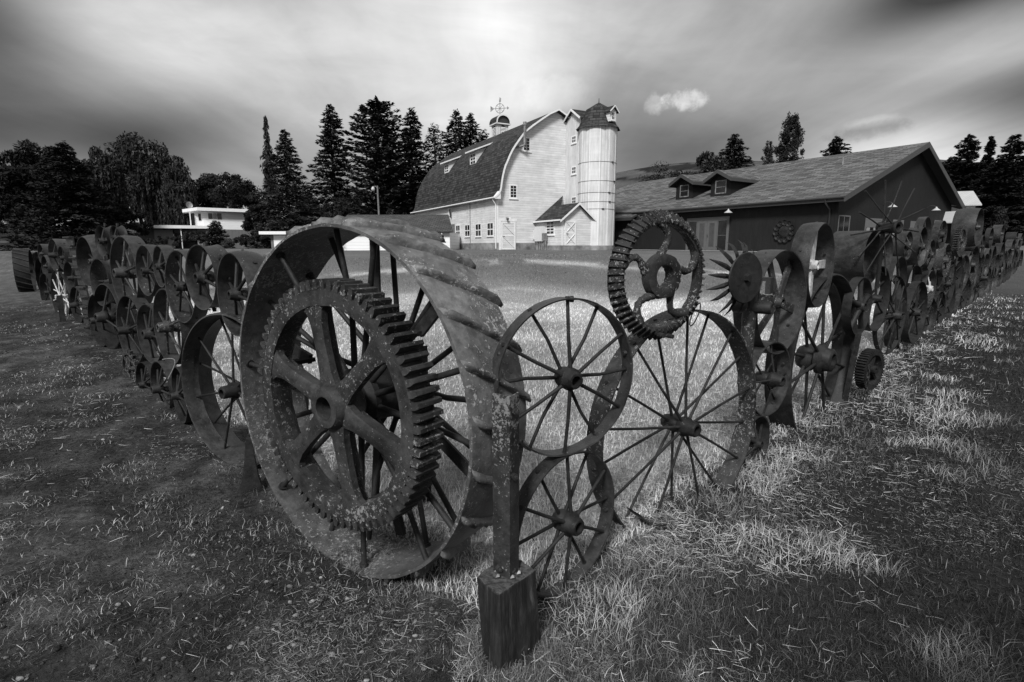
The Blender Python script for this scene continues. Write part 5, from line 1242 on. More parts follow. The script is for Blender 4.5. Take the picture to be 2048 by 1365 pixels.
# gable windows and lamps
ggw = Plane(MG @ Vector((0, ins, 0)), gex); ggO = (Vector((0, ins, 0)), Vector((1, 0, 0)), Vector((0, -1, 0)))
def gg(x0, y0, x1, y1):
    return ggw.uv(x0, (y0 + y1) / 2)[0], ggw.uv(x1, (y0 + y1) / 2)[0], ggw.uv((x0 + x1) / 2, y1)[1], ggw.uv((x0 + x1) / 2, y0)[1]
M['window_trim'] = m_plain('window trim paint', .12, .5, .1)
for q in ((1674.5, 431, 1698.5, 471), (1867, 441, 1880, 474)):
    u0, u1, z0, z1 = gg(*q); window(gal, ggO, max(u0, ins + .15), u1, z0, z1, 2, 1, .07, trim='window_trim', mull=.05)
for q in ((1728, 437, 1762, 497), (1783, 440, 1804, 497), (1818, 443, 1842, 497)):
    u0, u1, z0, z1 = gg(*q); w_ = window(gal, ggO, u0, u1, .05, z1, 2, 1, .12, trim='window_trim', sill=False); 
    wv = u1 - u0
    for f0 in (.10, .52): b = MB(); b.add([(u0 + wv * (f0 + .0), ins - .010, .15), (u0 + wv * (f0 + .2), ins - .010, .15), (u0 + wv * (f0 + .2), ins - .010, z1 - .55), (u0 + wv * f0, ins - .010, z1 - .55)], [(0, 1, 2, 3)]); b.build('curtain', M['curtain'], w_)
    b = MB(); b.box(u0 + .12, u1 - .12, ins - .024, ins - .012, z1 - .6, z1 - .13); b.build('transom', M['window_trim'], w_)
for q in ((1765, 410), (1853, 417)):
    u_, z_ = ggw.uv(*q); wall_lamp(gal, ggO, u_, z_, 1.5)
# two gabled dormers
rn = Vector((-(RZ_ - EZ), 0, HX)).normalized(); RNw = MG.to_3x3() @ rn; RP = MG @ Vector((0, 0, EZ))
for (xl, yl, xr, yr, ytop, wq) in ((1351.5, 400.5, 1384.5, 397.5, 350, (1359.5, 371.5, 1377, 395.5)), (1421.5, 394, 1459, 391, 341, (1430, 362.5, 1452, 389))):
    A = MG.inverted() @ on_plane(xl, yl, RP, RNw); B_ = MG.inverted() @ on_plane(xr, yr, RP, RNw)
    fx = (A.x + B_.x) / 2; ya, yb = B_.y, A.y; zb = (A.z + B_.z) / 2
    fp = Plane(MG @ Vector((fx, 0, 0)), -gey); ztp = fp.uv((xl + xr) / 2, ytop)[1]; hw = (yb - ya) / 2; ym = (ya + yb) / 2
    zr = ztp - .12; zee = zr - hw * .55; depth = (zr - zb) / ((RZ_ - EZ) / HX) + .2
    b = MB(); b.prism([(fx, ya, zb - .3), (fx, yb, zb - .3), (fx, yb, zee), (fx, ym, zr), (fx, ya, zee)], (depth * .97, 0, 0)); dm = b.build('dormer', M['dark_boards'], gal)
    for sg in (-1, 1):
        ov = .42; ye = ym + sg * (hw + ov); zo = zr + .12 - (hw + ov) * .55
        pts = [(fx - .5, ym, zr + .12), (fx + depth, ym, zr + .12), (fx + depth * (zo - zb) / (zr - zb), ye, zo), (fx - .5, ye, zo)]
        if sg < 0: pts = pts[::-1]
        quad_roof('dormer_roof', pts, [(0, 0), (depth, 0), (depth, 2), (0, 2)], th=.1, parent=dm)
        b = MB(); b.prism([(fx - .53, ym, zr + .14), (fx - .53, ye, zo + .02), (fx - .53, ye, zo - .26), (fx - .53, ym, zr - .14)], (.03, 0, 0)); b.build('barge_board', M['barge'], dm)
        b = MB(); b.box(fx - .5, fx + depth * (zo - zb) / (zr - zb), ye - .02, ye + .02, zo - .24, zo - .01); b.build('fascia', M['barge'], dm)
    u0 = -fp.uv(wq[2], wq[3])[0]; u1 = -fp.uv(wq[0], wq[3])[0]; zt = fp.uv(wq[0], wq[1])[1]; zb2 = fp.uv(wq[0], wq[3])[1]
    w_ = window(dm, (Vector((fx, 0, 0)), Vector((0, 1, 0)), Vector((-1, 0, 0))), u0, u1, zb2, zt, 1, 2, .08, trim='galv', sill=False)
    for c2 in list(w_.children): c2.parent = dm
u_, v_ = Plane(MG @ Vector((HX - 3, 0, 0)), -gey).uv(1689, 320); b = MB(); b.tube((HX - 3.2, -u_, RZ_ - 1.5), (HX - 3.2, -u_, RZ_ - .75), .07, n=8); b.build('vent_pipe', M['galv'], gal)
# concrete walk along the gallery and silo
px_ = [MG @ Vector((-1.6, k, 0)) for k in np.linspace(2, 30, 40)]
V = []; 
for k in np.linspace(3, 33, 60):
    for o_ in (-1.9, -.9, .4):
        q = MG @ Vector((o_, k, 0)); V.append((q.x, q.y, float(gz(q.x, q.y)) + .035))
n3 = 3; fq = [(i * n3 + j, (i + 1) * n3 + j, (i + 1) * n3 + j + 1, i * n3 + j + 1) for i in range(59) for j in range(2)]
o = MB(); o.add(V, fq); pv = o.build('pavement', M['concrete']); pv['kind'] = 'structure'

# ---- metal sheds at the right
def small_shed(name, P, rz, w, d, h, rh, label, cat, roofm, wallm, opening=False, group=None):
    root = empty(name, P, rz, label, cat, group)
    b = MB(); b.prism([(-w / 2, 0, -.5), (w / 2, 0, -.5), (w / 2, 0, h), (0, 0, h + rh), (-w / 2, 0, h)], (0, d, 0)); b.build('wall', M[wallm], root)
    for sg in (-1, 1):
        q = [Vector((0, -.3, h + rh + .05)), Vector((sg * (w / 2 + .3), -.3, h - .15 * rh)), Vector((sg * (w / 2 + .3), d + .3, h - .15 * rh)), Vector((0, d + .3, h + rh + .05))]
        if sg > 0: pass
        quad_roof('roof', q if sg > 0 else q[::-1], [(0, 0), (0, w / 2), (d, w / 2), (d, 0)], m=roofm, th=.08, parent=root)
    return root
q = at_y(1925, 470, 46); small_shed('metal_shed', (q.x - .8, 45, 1.9), R(70), 3.2, 5.5, 3.1, 1.0, 'small pale gabled shed with a white metal roof behind the dark building', 'shed', 'metal_roof', 'clapboard_clean')
root = empty('lean_to', (29.6, 37.5, 1.3), R(-35), 'open lean-to with a ribbed metal roof at the right end of the dark building', 'shed')
A = [at_y(1891, 424, 38.6), at_y(1935, 421, 37.4), at_y(1928, 444, 35.6), at_y(1884, 446, 36.8)]
MI = world_frame(root.location, R(-35)).inverted(); A = [MI @ p for p in A]
quad_roof('roof', [A[0], A[1], A[2], A[3]][::-1], [(0, 0), (2, 0), (2, 2), (0, 2)], m='metal_roof', th=.05, parent=root)
for p in (A[2], A[3]): b = MB(); b.box(p.x - .05, p.x + .05, p.y - .05, p.y + .05, -.8, p.z - .06); b.build('post', M['window_trim'], root)
mid = (A[0] + A[1]) / 2
b = MB(); b.prism([(A[0].x, A[0].y, -.8), (A[1].x, A[1].y, -.8), (A[1].x, A[1].y, A[1].z - .1), (A[0].x, A[0].y, A[0].z - .1)], (.05, .1, 0)); b.build('back_wall', M['dark_boards'], root)

# ---- long outbuilding left of the barn
OY = 48.0; oz = float(gz(-10, OY)) - .15
x0 = at_y(688, 430, OY + 1).x; x1 = at_y(886, 430, OY + 1).x; x2 = at_y(903, 464, OY - 2.6).x
zr = at_y(800, 430, OY + 1).z; ze = at_y(800, 464, OY - 2.6).z
root = empty('outbuilding', (x0, OY - 2.2, oz), R(-2), 'long low white outbuilding with a grey shingle roof in front of the barn', 'outbuilding')
W2 = x2 - x0 + .2
quad_roof('roof', [(-.2, -.4, ze - oz), (W2, -.4, ze - oz), (W2 - .9, 3.2, zr - oz), (.2, 3.2, zr - oz)], [(0, 0), (W2, 0), (W2 - .9, 3.9), (0, 3.9)], m='shed_shingle', th=.08, parent=root)
quad_roof('roof', [(.2, 3.205, zr - oz), (W2 - .9, 3.205, zr - oz), (W2 - 1, 6.8, ze - oz), (0, 6.8, ze - oz)], [(0, 0), (W2, 0), (W2 - .9, 3.9), (0, 3.9)], m='shed_shingle', th=.08, parent=root)
b = MB(); b.prism([(0, 0, -.8), (W2 - .35, 0, -.8), (W2 - .35, 0, ze - oz), (0, 0, ze - oz)], (0, 6.2, 0)); b.build('wall', M['clapboard_clean'], root)
b = MB(); b.prism([(W2 - 1.0, .4, ze - oz - .2), (W2 - 1.0, 5.8, ze - oz - .2), (W2 - 1.2, 3.2, zr - oz - .12)], (.2, 0, 0)); b.build('gable_end', M['clapboard_clean'], root)
FPo = (Vector((0, 0, 0)), Vector((1, 0, 0)), Vector((0, -1, 0)))
for i in range(9): b = MB(); b.box(W2 - 1.0 - i * 1.25, W2 - .93 - i * 1.25, -.35, -.1, ze - oz - .2, ze - oz - .09); b.build('rafter_tail', M['white_trim'], root)
window(root, FPo, W2 - 1.85, W2 - .75, ze - oz - .75, ze - oz - .22, 4, 2, .07)
window(root, FPo, 3.2, 3.9, -.6, ze - oz - .5, 1, 1, .06, 'garage_door', 'clapboard_clean', sill=False)
slabq(root, 'sliding_door', FPo, 1.0, 3.0, -.7, ze - oz - .3, 0, .05, 'clapboard_clean')
# wooden ladder
root = empty('ladder', (x0 + .55, OY - 2.35, oz - .5), 0, 'short ladder leaning on the white outbuilding wall', 'ladder')
for xx in (0, .38): b = MB(); b.bar((xx, -.35, 0), (xx, 0, 1.9), .05, .03, (0, 1, 0)); b.build('rail', M['grey_wood'], root)
for k in range(6): b = MB(); f = (k + .7) / 6.5; b.tube((0, -.35 * (1 - f), 1.9 * f), (.38, -.35 * (1 - f), 1.9 * f), .018, n=6); b.build('rung', M['grey_wood'], root)

# ---- flat-roofed house
HY = 80.0; hz = float(gz(-40, HY))
def hx(px, Y=HY): return at_y(px, 450, Y).x
def hzv(py, Y=HY): return at_y(450, py, Y).z
root = empty('flat_roofed_house', (hx(380), HY, hz), R(27), 'white two-level house with thick flat white roofs among the trees', 'house')
ox = hx(380); root.scale = (.9, 1, 1)
def hb(name, xa, xb, ya, yb, za, zb, m): b = MB(); b.box(xa - ox, xb - ox, ya - HY, yb - HY, za - hz, zb - hz); return b.build(name, M[m], root)
hb('upper_wall', hx(407), hx(490), HY, HY + 7, hzv(458.5), hzv(422.5), 'clapboard_clean')
hb('upper_wall', hx(390), hx(407) + .01, HY + .3, HY + 4, hzv(455), hzv(423), 'clapboard_clean')
hb('lower_wall', hx(430), hx(491), HY + .02, HY + 7, hz - 1, hzv(458.6), 'grey_panel')
b = MB(); b.prism([(hx(367) - ox, .8, hzv(425) - hz), (hx(397) - ox, -1.0, hzv(421.6) - hz), (hx(502) - ox, -1.0, hzv(422.8) - hz), (hx(502) - ox, 7.5, hzv(422.8) - hz), (hx(367) - ox, 7.5, hzv(425) - hz)], (0, 0, hzv(416) - hzv(422.3))); b.build('upper_roof', M['white_trim'], root)
hb('upper_window', hx(417), hx(425.5), HY - .05, HY, hzv(437.5), hzv(426), 'glass_grey'); hb('upper_window', hx(426.5), hx(434), HY - .05, HY, hzv(437.5), hzv(426), 'curtain'); hb('upper_window', hx(435), hx(443.5), HY - .05, HY, hzv(438), hzv(426), 'glass_grey')
hb('balcony_door', hx(385), hx(390) - .03, HY + .25, HY + .3, hzv(451), hzv(427), 'window_dark'); hb('narrow_window', hx(397.5), hx(402.5), HY + .25, HY + .3, hzv(441), hzv(427), 'window_dark')
hb('balcony_post', hx(381), hx(383), HY - .3, HY - .1, hzv(452), hzv(425), 'white_trim')
b = MB(); b.prism([(hx(261) - ox, .5, hzv(460) - hz), (hx(286) - ox, -1.6, hzv(458.6) - hz), (hx(424) - ox, -1.6, hzv(457.8) - hz), (hx(424) - ox, 8, hzv(457.8) - hz), (hx(261) - ox, 8, hzv(460) - hz)], (0, 0, hzv(452) - hzv(458))); b.build('lower_roof', M['white_trim'], root)
hb('wing_wall', hx(281), hx(330), HY + .2, HY + 6, hz - 1, hzv(458), 'grey_panel'); hb('window_wall', hx(311), hx(346), HY - .1, HY + .2, hz - .5, hzv(461), 'curtain')
hb('dark_recess', hx(346), hx(392), HY + 1.2, HY + 1.6, hz - 1, hzv(459), 'window_dark')
d = hb('front_door', hx(391.5), hx(409.5), HY - .1, HY + 0, hz - .6, hzv(462), 'curtain')
for i in range(2):
    for j in range(4): o = hb('door_pane', hx(394.5 + i * 7), hx(399.5 + i * 7), HY - .14, HY - .1, hzv(487.5 - j * 6.3), hzv(483.5 - j * 6.3), 'window_dark'); o.parent = d
for xx in (362, 417): hb('porch_post', hx(xx), hx(xx + 1.6), HY - 1.3, HY - 1.1, hz - 1, hzv(458), 'white_trim')
b = MB(); b.lathe_z([(0, .0), (.35, .06), (.5, .16)], 16); o = b.build('satellite_dish', M['galv'], root); o.location = (hx(380) - ox, 2, hzv(409) - hz); o.rotation_euler = (R(80), 0, R(20))
b = MB(); b.tube((hx(383) - ox, 2, hzv(418) - hz), (hx(380) - ox, 2.05, hzv(409) - hz), .05, n=6); b.build('dish_mast', M['galv'], root)
hb('chimney', hx(456), hx(459), HY + 2, HY + 2.4, hzv(417), hzv(409.5), 'galv')
# flat garage
root = empty('flat_garage', (hx(552, 66), 66, float(gz(-27, 66))), 0, 'low flat-roofed garage with a white fascia in front of the spruces', 'garage')
gx_ = lambda px: at_y(px, 470, 66).x - hx(552, 66); gzz = lambda py: at_y(550, py, 66).z - float(gz(-27, 66))
b = MB(); b.box(gx_(524), gx_(640), -.8, 6, gzz(469.5), gzz(463.5)); b.build('roof', M['white_trim'], root)
b = MB(); b.box(gx_(541), gx_(640), 0, 5.5, -1, gzz(469.6)); b.build('wall', M['grey_panel'], root)
b = MB(); b.box(gx_(547), gx_(600), -.05, 0, -.8, gzz(471)); b.build('garage_door', M['clapboard_clean'], root)
# yard lamp pole
q = at_y(759, 432, 62); root = empty('lamp_pole', (q.x, q.y, float(gz(q.x, q.y))), 0, 'grey wooden pole with a small yard lamp behind the outbuilding', 'lamp pole')
hh = at_y(757, 372, 62).z - root.location.z
b = MB(); b.tube((0, 0, -.3), (-.1, 0, hh), .13, .09, 10); b.build('pole', M['pole_wood'], root)
b = MB(); b.path([(-.1, 0, hh - .3), (-.3, -.1, hh - .05), (-.5, -.15, hh - .1)], .04, 6); b.build('bracket', M['galv'], root)
b = MB(); b.lathe_z([(.05, .2), (.18, .05), (.22, -.1), (.15, -.25), (0, -.3)], 14); o = b.build('lamp', M['lamp_white'], root); o.location = (-.55, -.17, hh - .3)

# ------------------------------------------------------------------ trees and shrubs
def leaf_mesh(name, P, A, B, tone, parent):
    """small four-sided leaf clumps: centre P, half axes A and B"""
    n = len(P); V = np.stack([P - A * .9, P - B * .55 + A * .1, P + A, P + B * .55 + A * .1], 1).reshape(-1, 3)
    q = np.arange(n * 4).reshape(-1, 4)
    o = np_mesh(name, V, q, M['leaf'], np.repeat(tone, 4)); o.parent = parent; return o
def unit(v): return v / (np.linalg.norm(v, axis=1, keepdims=True) + 1e-9)
def trunk(root, h, r, lean=(0, 0), limbs=0, spread=.4, frac=.9, g=None, r1=.03):
    b = MB(); n = 8; pts = []; rs = []
    for i in range(n + 1):
        f = i / n; pts.append((lean[0] * f * f + .06 * h * .1 * math.sin(f * 5 + h), lean[1] * f * f + .05 * math.sin(f * 4 + 1), -.4 + (h * frac + .4) * f)); rs.append(r * (1 - f) ** .8 + r1)
    b.path(pts, rs, 8)
    for i in range(limbs):
        f = .2 + .6 * i / max(1, limbs); a = i * 2.4 + h; p = Vector(pts[int(f * n)]); L = h * spread * (1 - f * .5)
        d = Vector((math.cos(a), math.sin(a), .9)); b.path([p, p + d * L * .35, p + d * L * .6 + Vector((0, 0, L * .2)), p + d * L * .85 + Vector((0, 0, L * .35))], [r * .45, r * .3, r * .18, .02], 6)
    return b.build('trunk', M['bark'], root)
TG = {}
def tree_root(kind, px, ytop, Y, label, cat='tree', group=None):
    q = at_y(px, ytop, Y); z0 = float(gz(q.x, Y)); return empty(kind, (q.x, Y, z0), 0, label, cat, group), q.z - z0
def conifer(px, ytop, hw, Y, label, seed, style='spruce', name='spruce_tree', N=15000, zb=.04, tone=.022):
    g = np.random.default_rng(seed)
    root, h = tree_root(name, px, ytop, Y, label, group=None); Rm = hw / 1096 * Y
    trunk(root, h, .016 * h, frac=.97)
    nl = int(h * (2.3 if style != 'pine' else 1.7)); nb = 11
    lev = g.integers(0, nl, N * 2); f = (lev + g.uniform(-.25, .25, N * 2)) / nl
    # more samples where the branches are long
    prof = {'spruce': (1 - f) ** .85, 'thin': (1 - f) ** .9 * (.75 + .25 * np.sin(f * 21)), 'fir': np.minimum((1 - f) ** .62, 1) * (.86 + .14 * np.sin(f * 37)),
            'pine': np.clip(1.15 * np.sin(np.clip((f - .05) * 3.0, 0, 3.0)) ** .55 * (1 - f) ** .25, .0, 1), 'cone': (1 - f) ** .7}[style]
    keep = g.random(N * 2) < np.clip(prof * .85 + .15, 0, 1); lev, f, prof = lev[keep][:N], f[keep][:N], prof[keep][:N]; n = len(f)
    br = g.integers(0, nb, n)
    H = lambda k: ((np.sin(lev * 12.9898 + br * 78.233 + seed * 3.7 + k) * 43758.5453) % 1.0)
    az = br * 2 * np.pi / nb + H(1) * .9 + lev * 1.3
    blen = Rm * 1.4 * prof * (.70 + .45 * H(2)) * (1 - .45 * (H(5) > .86)) + .12
    t = g.random(n) ** .62
    d = np.stack([np.cos(az), np.sin(az), np.zeros(n)], 1); pz = np.stack([-np.sin(az), np.cos(az), np.zeros(n)], 1)
    side = g.normal(0, 1, n) * blen * .16 * (1.15 - t)
    droop = {'spruce': -.28 * t + .12 * t * t, 'thin': -.75 * t, 'fir': .05 * t - .10 * t * t, 'pine': .22 * t, 'cone': .15 * t}[style] * blen + (H(3) - .5) * .5
    z0 = zb * h + (1 - zb) * h * f
    P = d * (blen * t)[:, None] + pz * side[:, None]; P[:, 2] = z0 + droop - np.abs(side) * .25 + g.normal(0, .05, n)
    s = (.17 + .17 * g.random(n)) * (.75 + .02 * h) * (.55 + .45 * np.clip(blen / 1.5, 0, 1))
    if style == 'pine': s *= 1.25
    A = unit(d * .9 + pz * g.normal(0, .7, n)[:, None] + g.normal(0, .25, (n, 3))) * s[:, None]
    B = unit(np.cross(A, g.normal(0, .5, (n, 3)) + [0, 0, 1])) * (s * .55)[:, None]
    if style == 'thin': A = unit(d * .4 + g.normal(0, .3, (n, 3)) - [0, 0, .9]) * s[:, None] * 1.1
    tn = tone * 1.3 * (.4 + 1.2 * H(4)) * (.6 + .8 * g.random(n)); leaf_mesh('crown', P, A, B, tn, root); return root
def broad(px, ytop, hw, Y, label, seed, weep=0, name='broadleaf_tree', N=15000, tone=.024, low=.12, cat='tree', trunk_=True, leaf=.22, group=None, squash=1.0, column=False):
    g = np.random.default_rng(seed)
    root, h = tree_root(name, px, ytop, Y, label, cat, group); Rm = hw / 1096 * Y
    if trunk_: trunk(root, h * .8, .02 * h, limbs=7, spread=.30 if not column else .1)
    nc = int((38 + h * 4) * (2.2 if column else 1))
    u = unit(g.normal(0, 1, (nc, 3))); u[:, 2] = np.abs(u[:, 2]) * 1.0 - .35 * (g.random(nc) < .5)
    rad = g.uniform(.45, 1.0, nc) ** .6
    C = u * rad[:, None] * np.array([Rm * .85, Rm * .85, h * (1 - low) * .52]) ; C[:, 2] += h * low + h * (1 - low) * .46
    C[0] = [0, 0, h * .93]
    if column:
        fz = g.random(nc); C[:, 2] = h * (low + (1 - low) * fz); w = np.sin(np.clip(fz * 2.6 + .35, 0, 3.0)) ** .6 * Rm * .7
        C[:, 0] = g.uniform(-1, 1, nc) * w; C[:, 1] = g.uniform(-1, 1, nc) * w
    cr = np.maximum(g.uniform(.14, .30, nc) * min(Rm * 1.1, h * .4), .25) * (.75 if column else 1)
    ci = g.integers(0, nc, N); n = N
    off = unit(g.normal(0, 1, (n, 3))) * (g.random(n) ** .45)[:, None] * cr[ci][:, None] * np.array([1, 1, .75 if not column else 1.6])
    P = C[ci] + off
    s = leaf * (.6 + .7 * g.random(n)) * (.7 + .02 * h)
    A = unit(g.normal(0, 1, (n, 3)) + off * .6) * s[:, None]
    if weep:
        k = g.random(n) < .6; L = g.random(n) ** .8 * h * .13 * weep; ph = g.integers(0, 14, n)
        a2 = ci * 1.7 + ph * .9; P[k, 0] = C[ci[k], 0] + cr[ci[k]] * np.cos(a2[k]) * .95 + g.normal(0, .06, k.sum()); P[k, 1] = C[ci[k], 1] + cr[ci[k]] * np.sin(a2[k]) * .95
        P[k, 2] = C[ci[k], 2] - L[k]; A[k] = unit(g.normal(0, .25, (k.sum(), 3)) - [0, 0, 1]) * s[k][:, None]
    P[:, 2] = np.maximum(P[:, 2], .1)
    B = unit(np.cross(A, g.normal(0, 1, (n, 3)))) * (s * .6)[:, None]
    H = (np.sin(ci * 91.7 + seed) * 4375.5) % 1.0
    tn = tone * 1.3 * (.45 + 1.1 * H) * (.6 + .8 * g.random(n)); leaf_mesh('crown' if trunk_ else 'foliage', P, A, B, tn, root); return root
# right of centre: the row of tall conifers behind the barn
conifer(530, 229, 26, 78, 'slender drooping spruce, leftmost and thinnest of the tall conifers left of the barn', 1, 'thin', N=12000)
conifer(568, 256, 62, 74, 'broad silvery spruce next to the slender drooping one', 2, 'spruce', N=22000, tone=.034)
conifer(660, 207, 50, 80, 'tall tiered fir with a knobbly top standing alone in the gap', 3, 'fir', 'fir_tree', N=20000)
conifer(755, 200, 50, 78, 'tall ragged pine with a side branch poking left', 4, 'pine', 'pine_tree', N=17000, zb=.12)
conifer(822, 214, 44, 80, 'dense upright fir directly left of the barn roof', 5, 'fir', 'fir_tree', N=18000)
conifer(868, 246, 62, 82, 'sparse conifer with a broken thin top just over the barn roof', 6, 'fir', 'fir_tree', N=9000)
conifer(912, 217, 80, 84, 'tallest conifer rising over the middle of the barn roof', 7, 'spruce', N=22000)
conifer(941, 223, 78, 86, 'conifer beside the tallest one over the barn roof, its twin', 8, 'spruce', N=20000)
conifer(966, 257, 60, 86, 'short conifer nearest the cupola', 9, 'fir', 'fir_tree', N=8000)
for k, (px, yt, hw, Y, lb) in enumerate(((610, 370, 40, 90, 'low dark tree filling the gap right of the silvery spruce'), (715, 372, 42, 92, 'low dark tree between the tiered fir and the ragged pine'),
        (785, 330, 40, 88, 'mid-height dark tree under the ragged pine'), (845, 340, 36, 90, 'dark bushy tree touching the left edge of the barn roof'), (672, 395, 40, 70, 'rounded dark bush behind the outbuilding roof'), (505, 395, 24, 72, 'narrow dark tree at the right edge of the white house'))):
    broad(px, yt, hw, Y, lb, 40 + k, N=9000, low=.0, tone=.017)
# left: the dark group around the house
broad(55, 283, 100, 66, 'wide dark broadleaf tree at the left edge', 20, leaf=.34, N=34000, low=.0, tone=.02)
conifer(124, 280, 92, 58, 'big dark spruce in front of the left-hand trees, its skirt reaching the lawn', 21, 'spruce', N=30000, tone=.018)
broad(190, 286, 46, 72, 'smaller weeping tree between the big spruce and the weeping birch', 22, weep=1.3, name='weeping_tree', leaf=.28, N=20000, low=.0, tone=.024)
broad(262, 266, 92, 86, 'large weeping birch spreading behind the white house', 23, weep=1.5, name='weeping_birch', leaf=.30, N=46000, low=.0, tone=.026)
broad(350, 302, 36, 84, 'weeping side crown trailing off right of the large birch', 24, weep=1.6, name='weeping_tree', leaf=.28, N=16000, low=.0, tone=.026)
broad(412, 346, 56, 96, 'dark round-topped tree right behind the house roof', 25, leaf=.32, N=14000, low=.0, tone=.018)
broad(468, 346, 56, 94, 'dark bushy tree at the right end of the house roof', 26, leaf=.32, N=14000, low=.0, tone=.018)
broad(215, 400, 75, 62, 'low dark thicket tree at the foot of the weeping birch', 27, N=16000, low=.0, tone=.015)
broad(20, 390, 70, 60, 'low dark tree at the far left above the fence end', 28, N=14000, low=.0, tone=.015)
broad(330, 400, 60, 92, 'dark foliage tree directly behind the low roof of the house', 29, N=12000, low=.0, tone=.016)
# right: beyond the gallery
conifer(1470, 266, 90, 84, 'spruce standing behind the left half of the dark building roof', 30, 'spruce', N=30000)
broad(1415, 300, 74, 82, 'bushy tree left of the spruce over the dark building roof', 31, leaf=.32, N=20000, low=.0, tone=.022)
broad(1325, 320, 56, 90, 'light feathery tree on the hillside right of the silo', 32, N=7000, low=.0, tone=.034)
broad(1538, 286, 17, 88, 'short thin poplar over the dark building roof', 33, name='poplar_tree', N=9000, column=True, low=.05, tone=.03, leaf=.16)
broad(1586, 234, 34, 86, 'tall columnar poplar over the dark building roof', 34, name='poplar_tree', N=34000, column=True, low=.02, tone=.022, leaf=.18)
conifer(1675, 271, 92, 74, 'solitary spreading spruce above the roof ridge of the dark building', 35, 'spruce', N=30000, tone=.018)
for k, (px, yt, hw, Y, lb) in enumerate(((1940, 268, 44, 62, 'broad pine crown right of the dark building gable'), (1984, 270, 16, 66, 'narrow pine between the two broad pines at the right'), (2032, 267, 46, 60, 'broad pine at the right edge of the picture'),
        (1905, 312, 60, 70, 'lower dark pine close to the gable roof edge'), (2005, 312, 64, 58, 'lower dark pine filling the gap below the narrow one'))):
    conifer(px, yt, hw, Y, lb, 50 + k, 'fir', 'pine_tree', N=24000, zb=.0, tone=.014)
for k, (px, yt, hw, Y, lb) in enumerate(((1245, 385, 34, 92, 'dark hillside bush touching the silo'), (1300, 362, 40, 96, 'wide dark bush on the hillside, middle one'), (1370, 350, 38, 94, 'dark bush below the bushy tree on the hillside'), (2003, 412, 12, 52, 'small dark shrub alone on the grassy slope at the right'))):
    broad(px, yt, hw, Y, lb, 60 + k, name='shrub', cat='shrub', N=8000, low=.0, tone=.02, trunk_=False)
# garden shrubs by the house
for k, (px, yt, hw, Y, lb, nm, tn) in enumerate(((385, 463, 30, 74, 'spiky spreading shrub in front of the low wing of the house', 'shrub', .03), (318, 473, 48, 73, 'long low clipped hedge before the house', 'hedge', .02), (456, 480, 12, 72, 'small round clipped bush at the house corner', 'shrub', .05),
        (485, 470, 26, 70, 'loose shrub right of the house corner', 'shrub', .02), (515, 462, 24, 68, 'taller shrub between house and flat garage', 'shrub', .022), (250, 474, 40, 66, 'dark shrub left of the hedge', 'shrub', .016), (780, 415, 10, 64, 'little pale shrub beside the lamp pole', 'shrub', .05), (1888, 470, 26, 60, 'dark bush behind the open lean-to', 'shrub', .015))):
    broad(px, yt, hw, Y, lb, 70 + k, name=nm, cat=nm, N=5000, low=.0, tone=tn, trunk_=False, leaf=.15)
conifer(430, 440, 22, 75, 'little pine growing against the white house wall', 80, 'fir', 'pine_tree', N=6000, tone=.03)

# ------------------------------------------------------------------ grass, straw and stones
def polar(n, r0, r1, a=72, g=rng, p=1.0):
    r = np.exp(g.uniform(math.log(r0), math.log(r1), n)); th = np.radians(g.uniform(-a, a, n)); return r * np.sin(th), r * np.cos(th), r
def blades(x, y, r, h, w, tone, lean, name, m, bend=.5, flat=None):
    n = len(x); g = rng; z = gz(x, y)
    a = g.uniform(0, 2 * np.pi, n); fa = g.uniform(0, 2 * np.pi, n)
    dx, dy = np.cos(a), np.sin(a); px_, py_ = np.cos(fa), np.sin(fa)
    up = np.sqrt(np.clip(1 - lean ** 2, 0, 1))
    P0 = np.stack([x, y, z - .004 + (0 if flat is None else flat)], 1); D1 = np.stack([dx * lean * .6, dy * lean * .6, up * 1.0], 1); 
    up2 = up * (1 - bend)
    D2 = np.stack([dx * (lean * .8 + .45 * bend), dy * (lean * .8 + .45 * bend), up2], 1)
    W = np.stack([px_, py_, np.zeros(n)], 1) * w[:, None]
    P1 = P0 + D1 * (h * .5)[:, None]; P2 = P1 + D2 * (h * .5)[:, None]
    V = np.stack([P0 - W, P0 + W, P1 + W * .8, P1 - W * .8, P2 + W * .15, P2 - W * .15], 1).reshape(-1, 3)
    b = (np.arange(n) * 6)[:, None]; q = np.concatenate([b + [0, 1, 2, 3], b + [3, 2, 4, 5]], 1).reshape(-1, 4)
    o = np_mesh(name, V, q, M[m], np.repeat(tone, 6)); return o
# lawn inside the corner and beyond
x, y, r = polar(230000, 1.6, 26)
oL, oR = zones(x, y); k = (np.maximum(oL, oR) < .05) ; x, y, r = x[k], y[k], r[k]
nb = fbm(x / 3, y / 3, 3, 33); nn = fbm(x * .9, y * .9, 4, 21)
h = .035 + .045 * rng.random(len(x)) * (.6 + nn); w = np.maximum(.0013, .00055 * r) * (.7 + .6 * rng.random(len(x)))
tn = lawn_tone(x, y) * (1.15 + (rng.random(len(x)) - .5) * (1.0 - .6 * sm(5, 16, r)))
o = blades(x, y, r, h, w, tn, rng.uniform(.1, .75, len(x)), 'lawn_grass', 'grass'); tag(o, 'short pale lawn grass inside the fence corner', 'grass', kind='stuff')
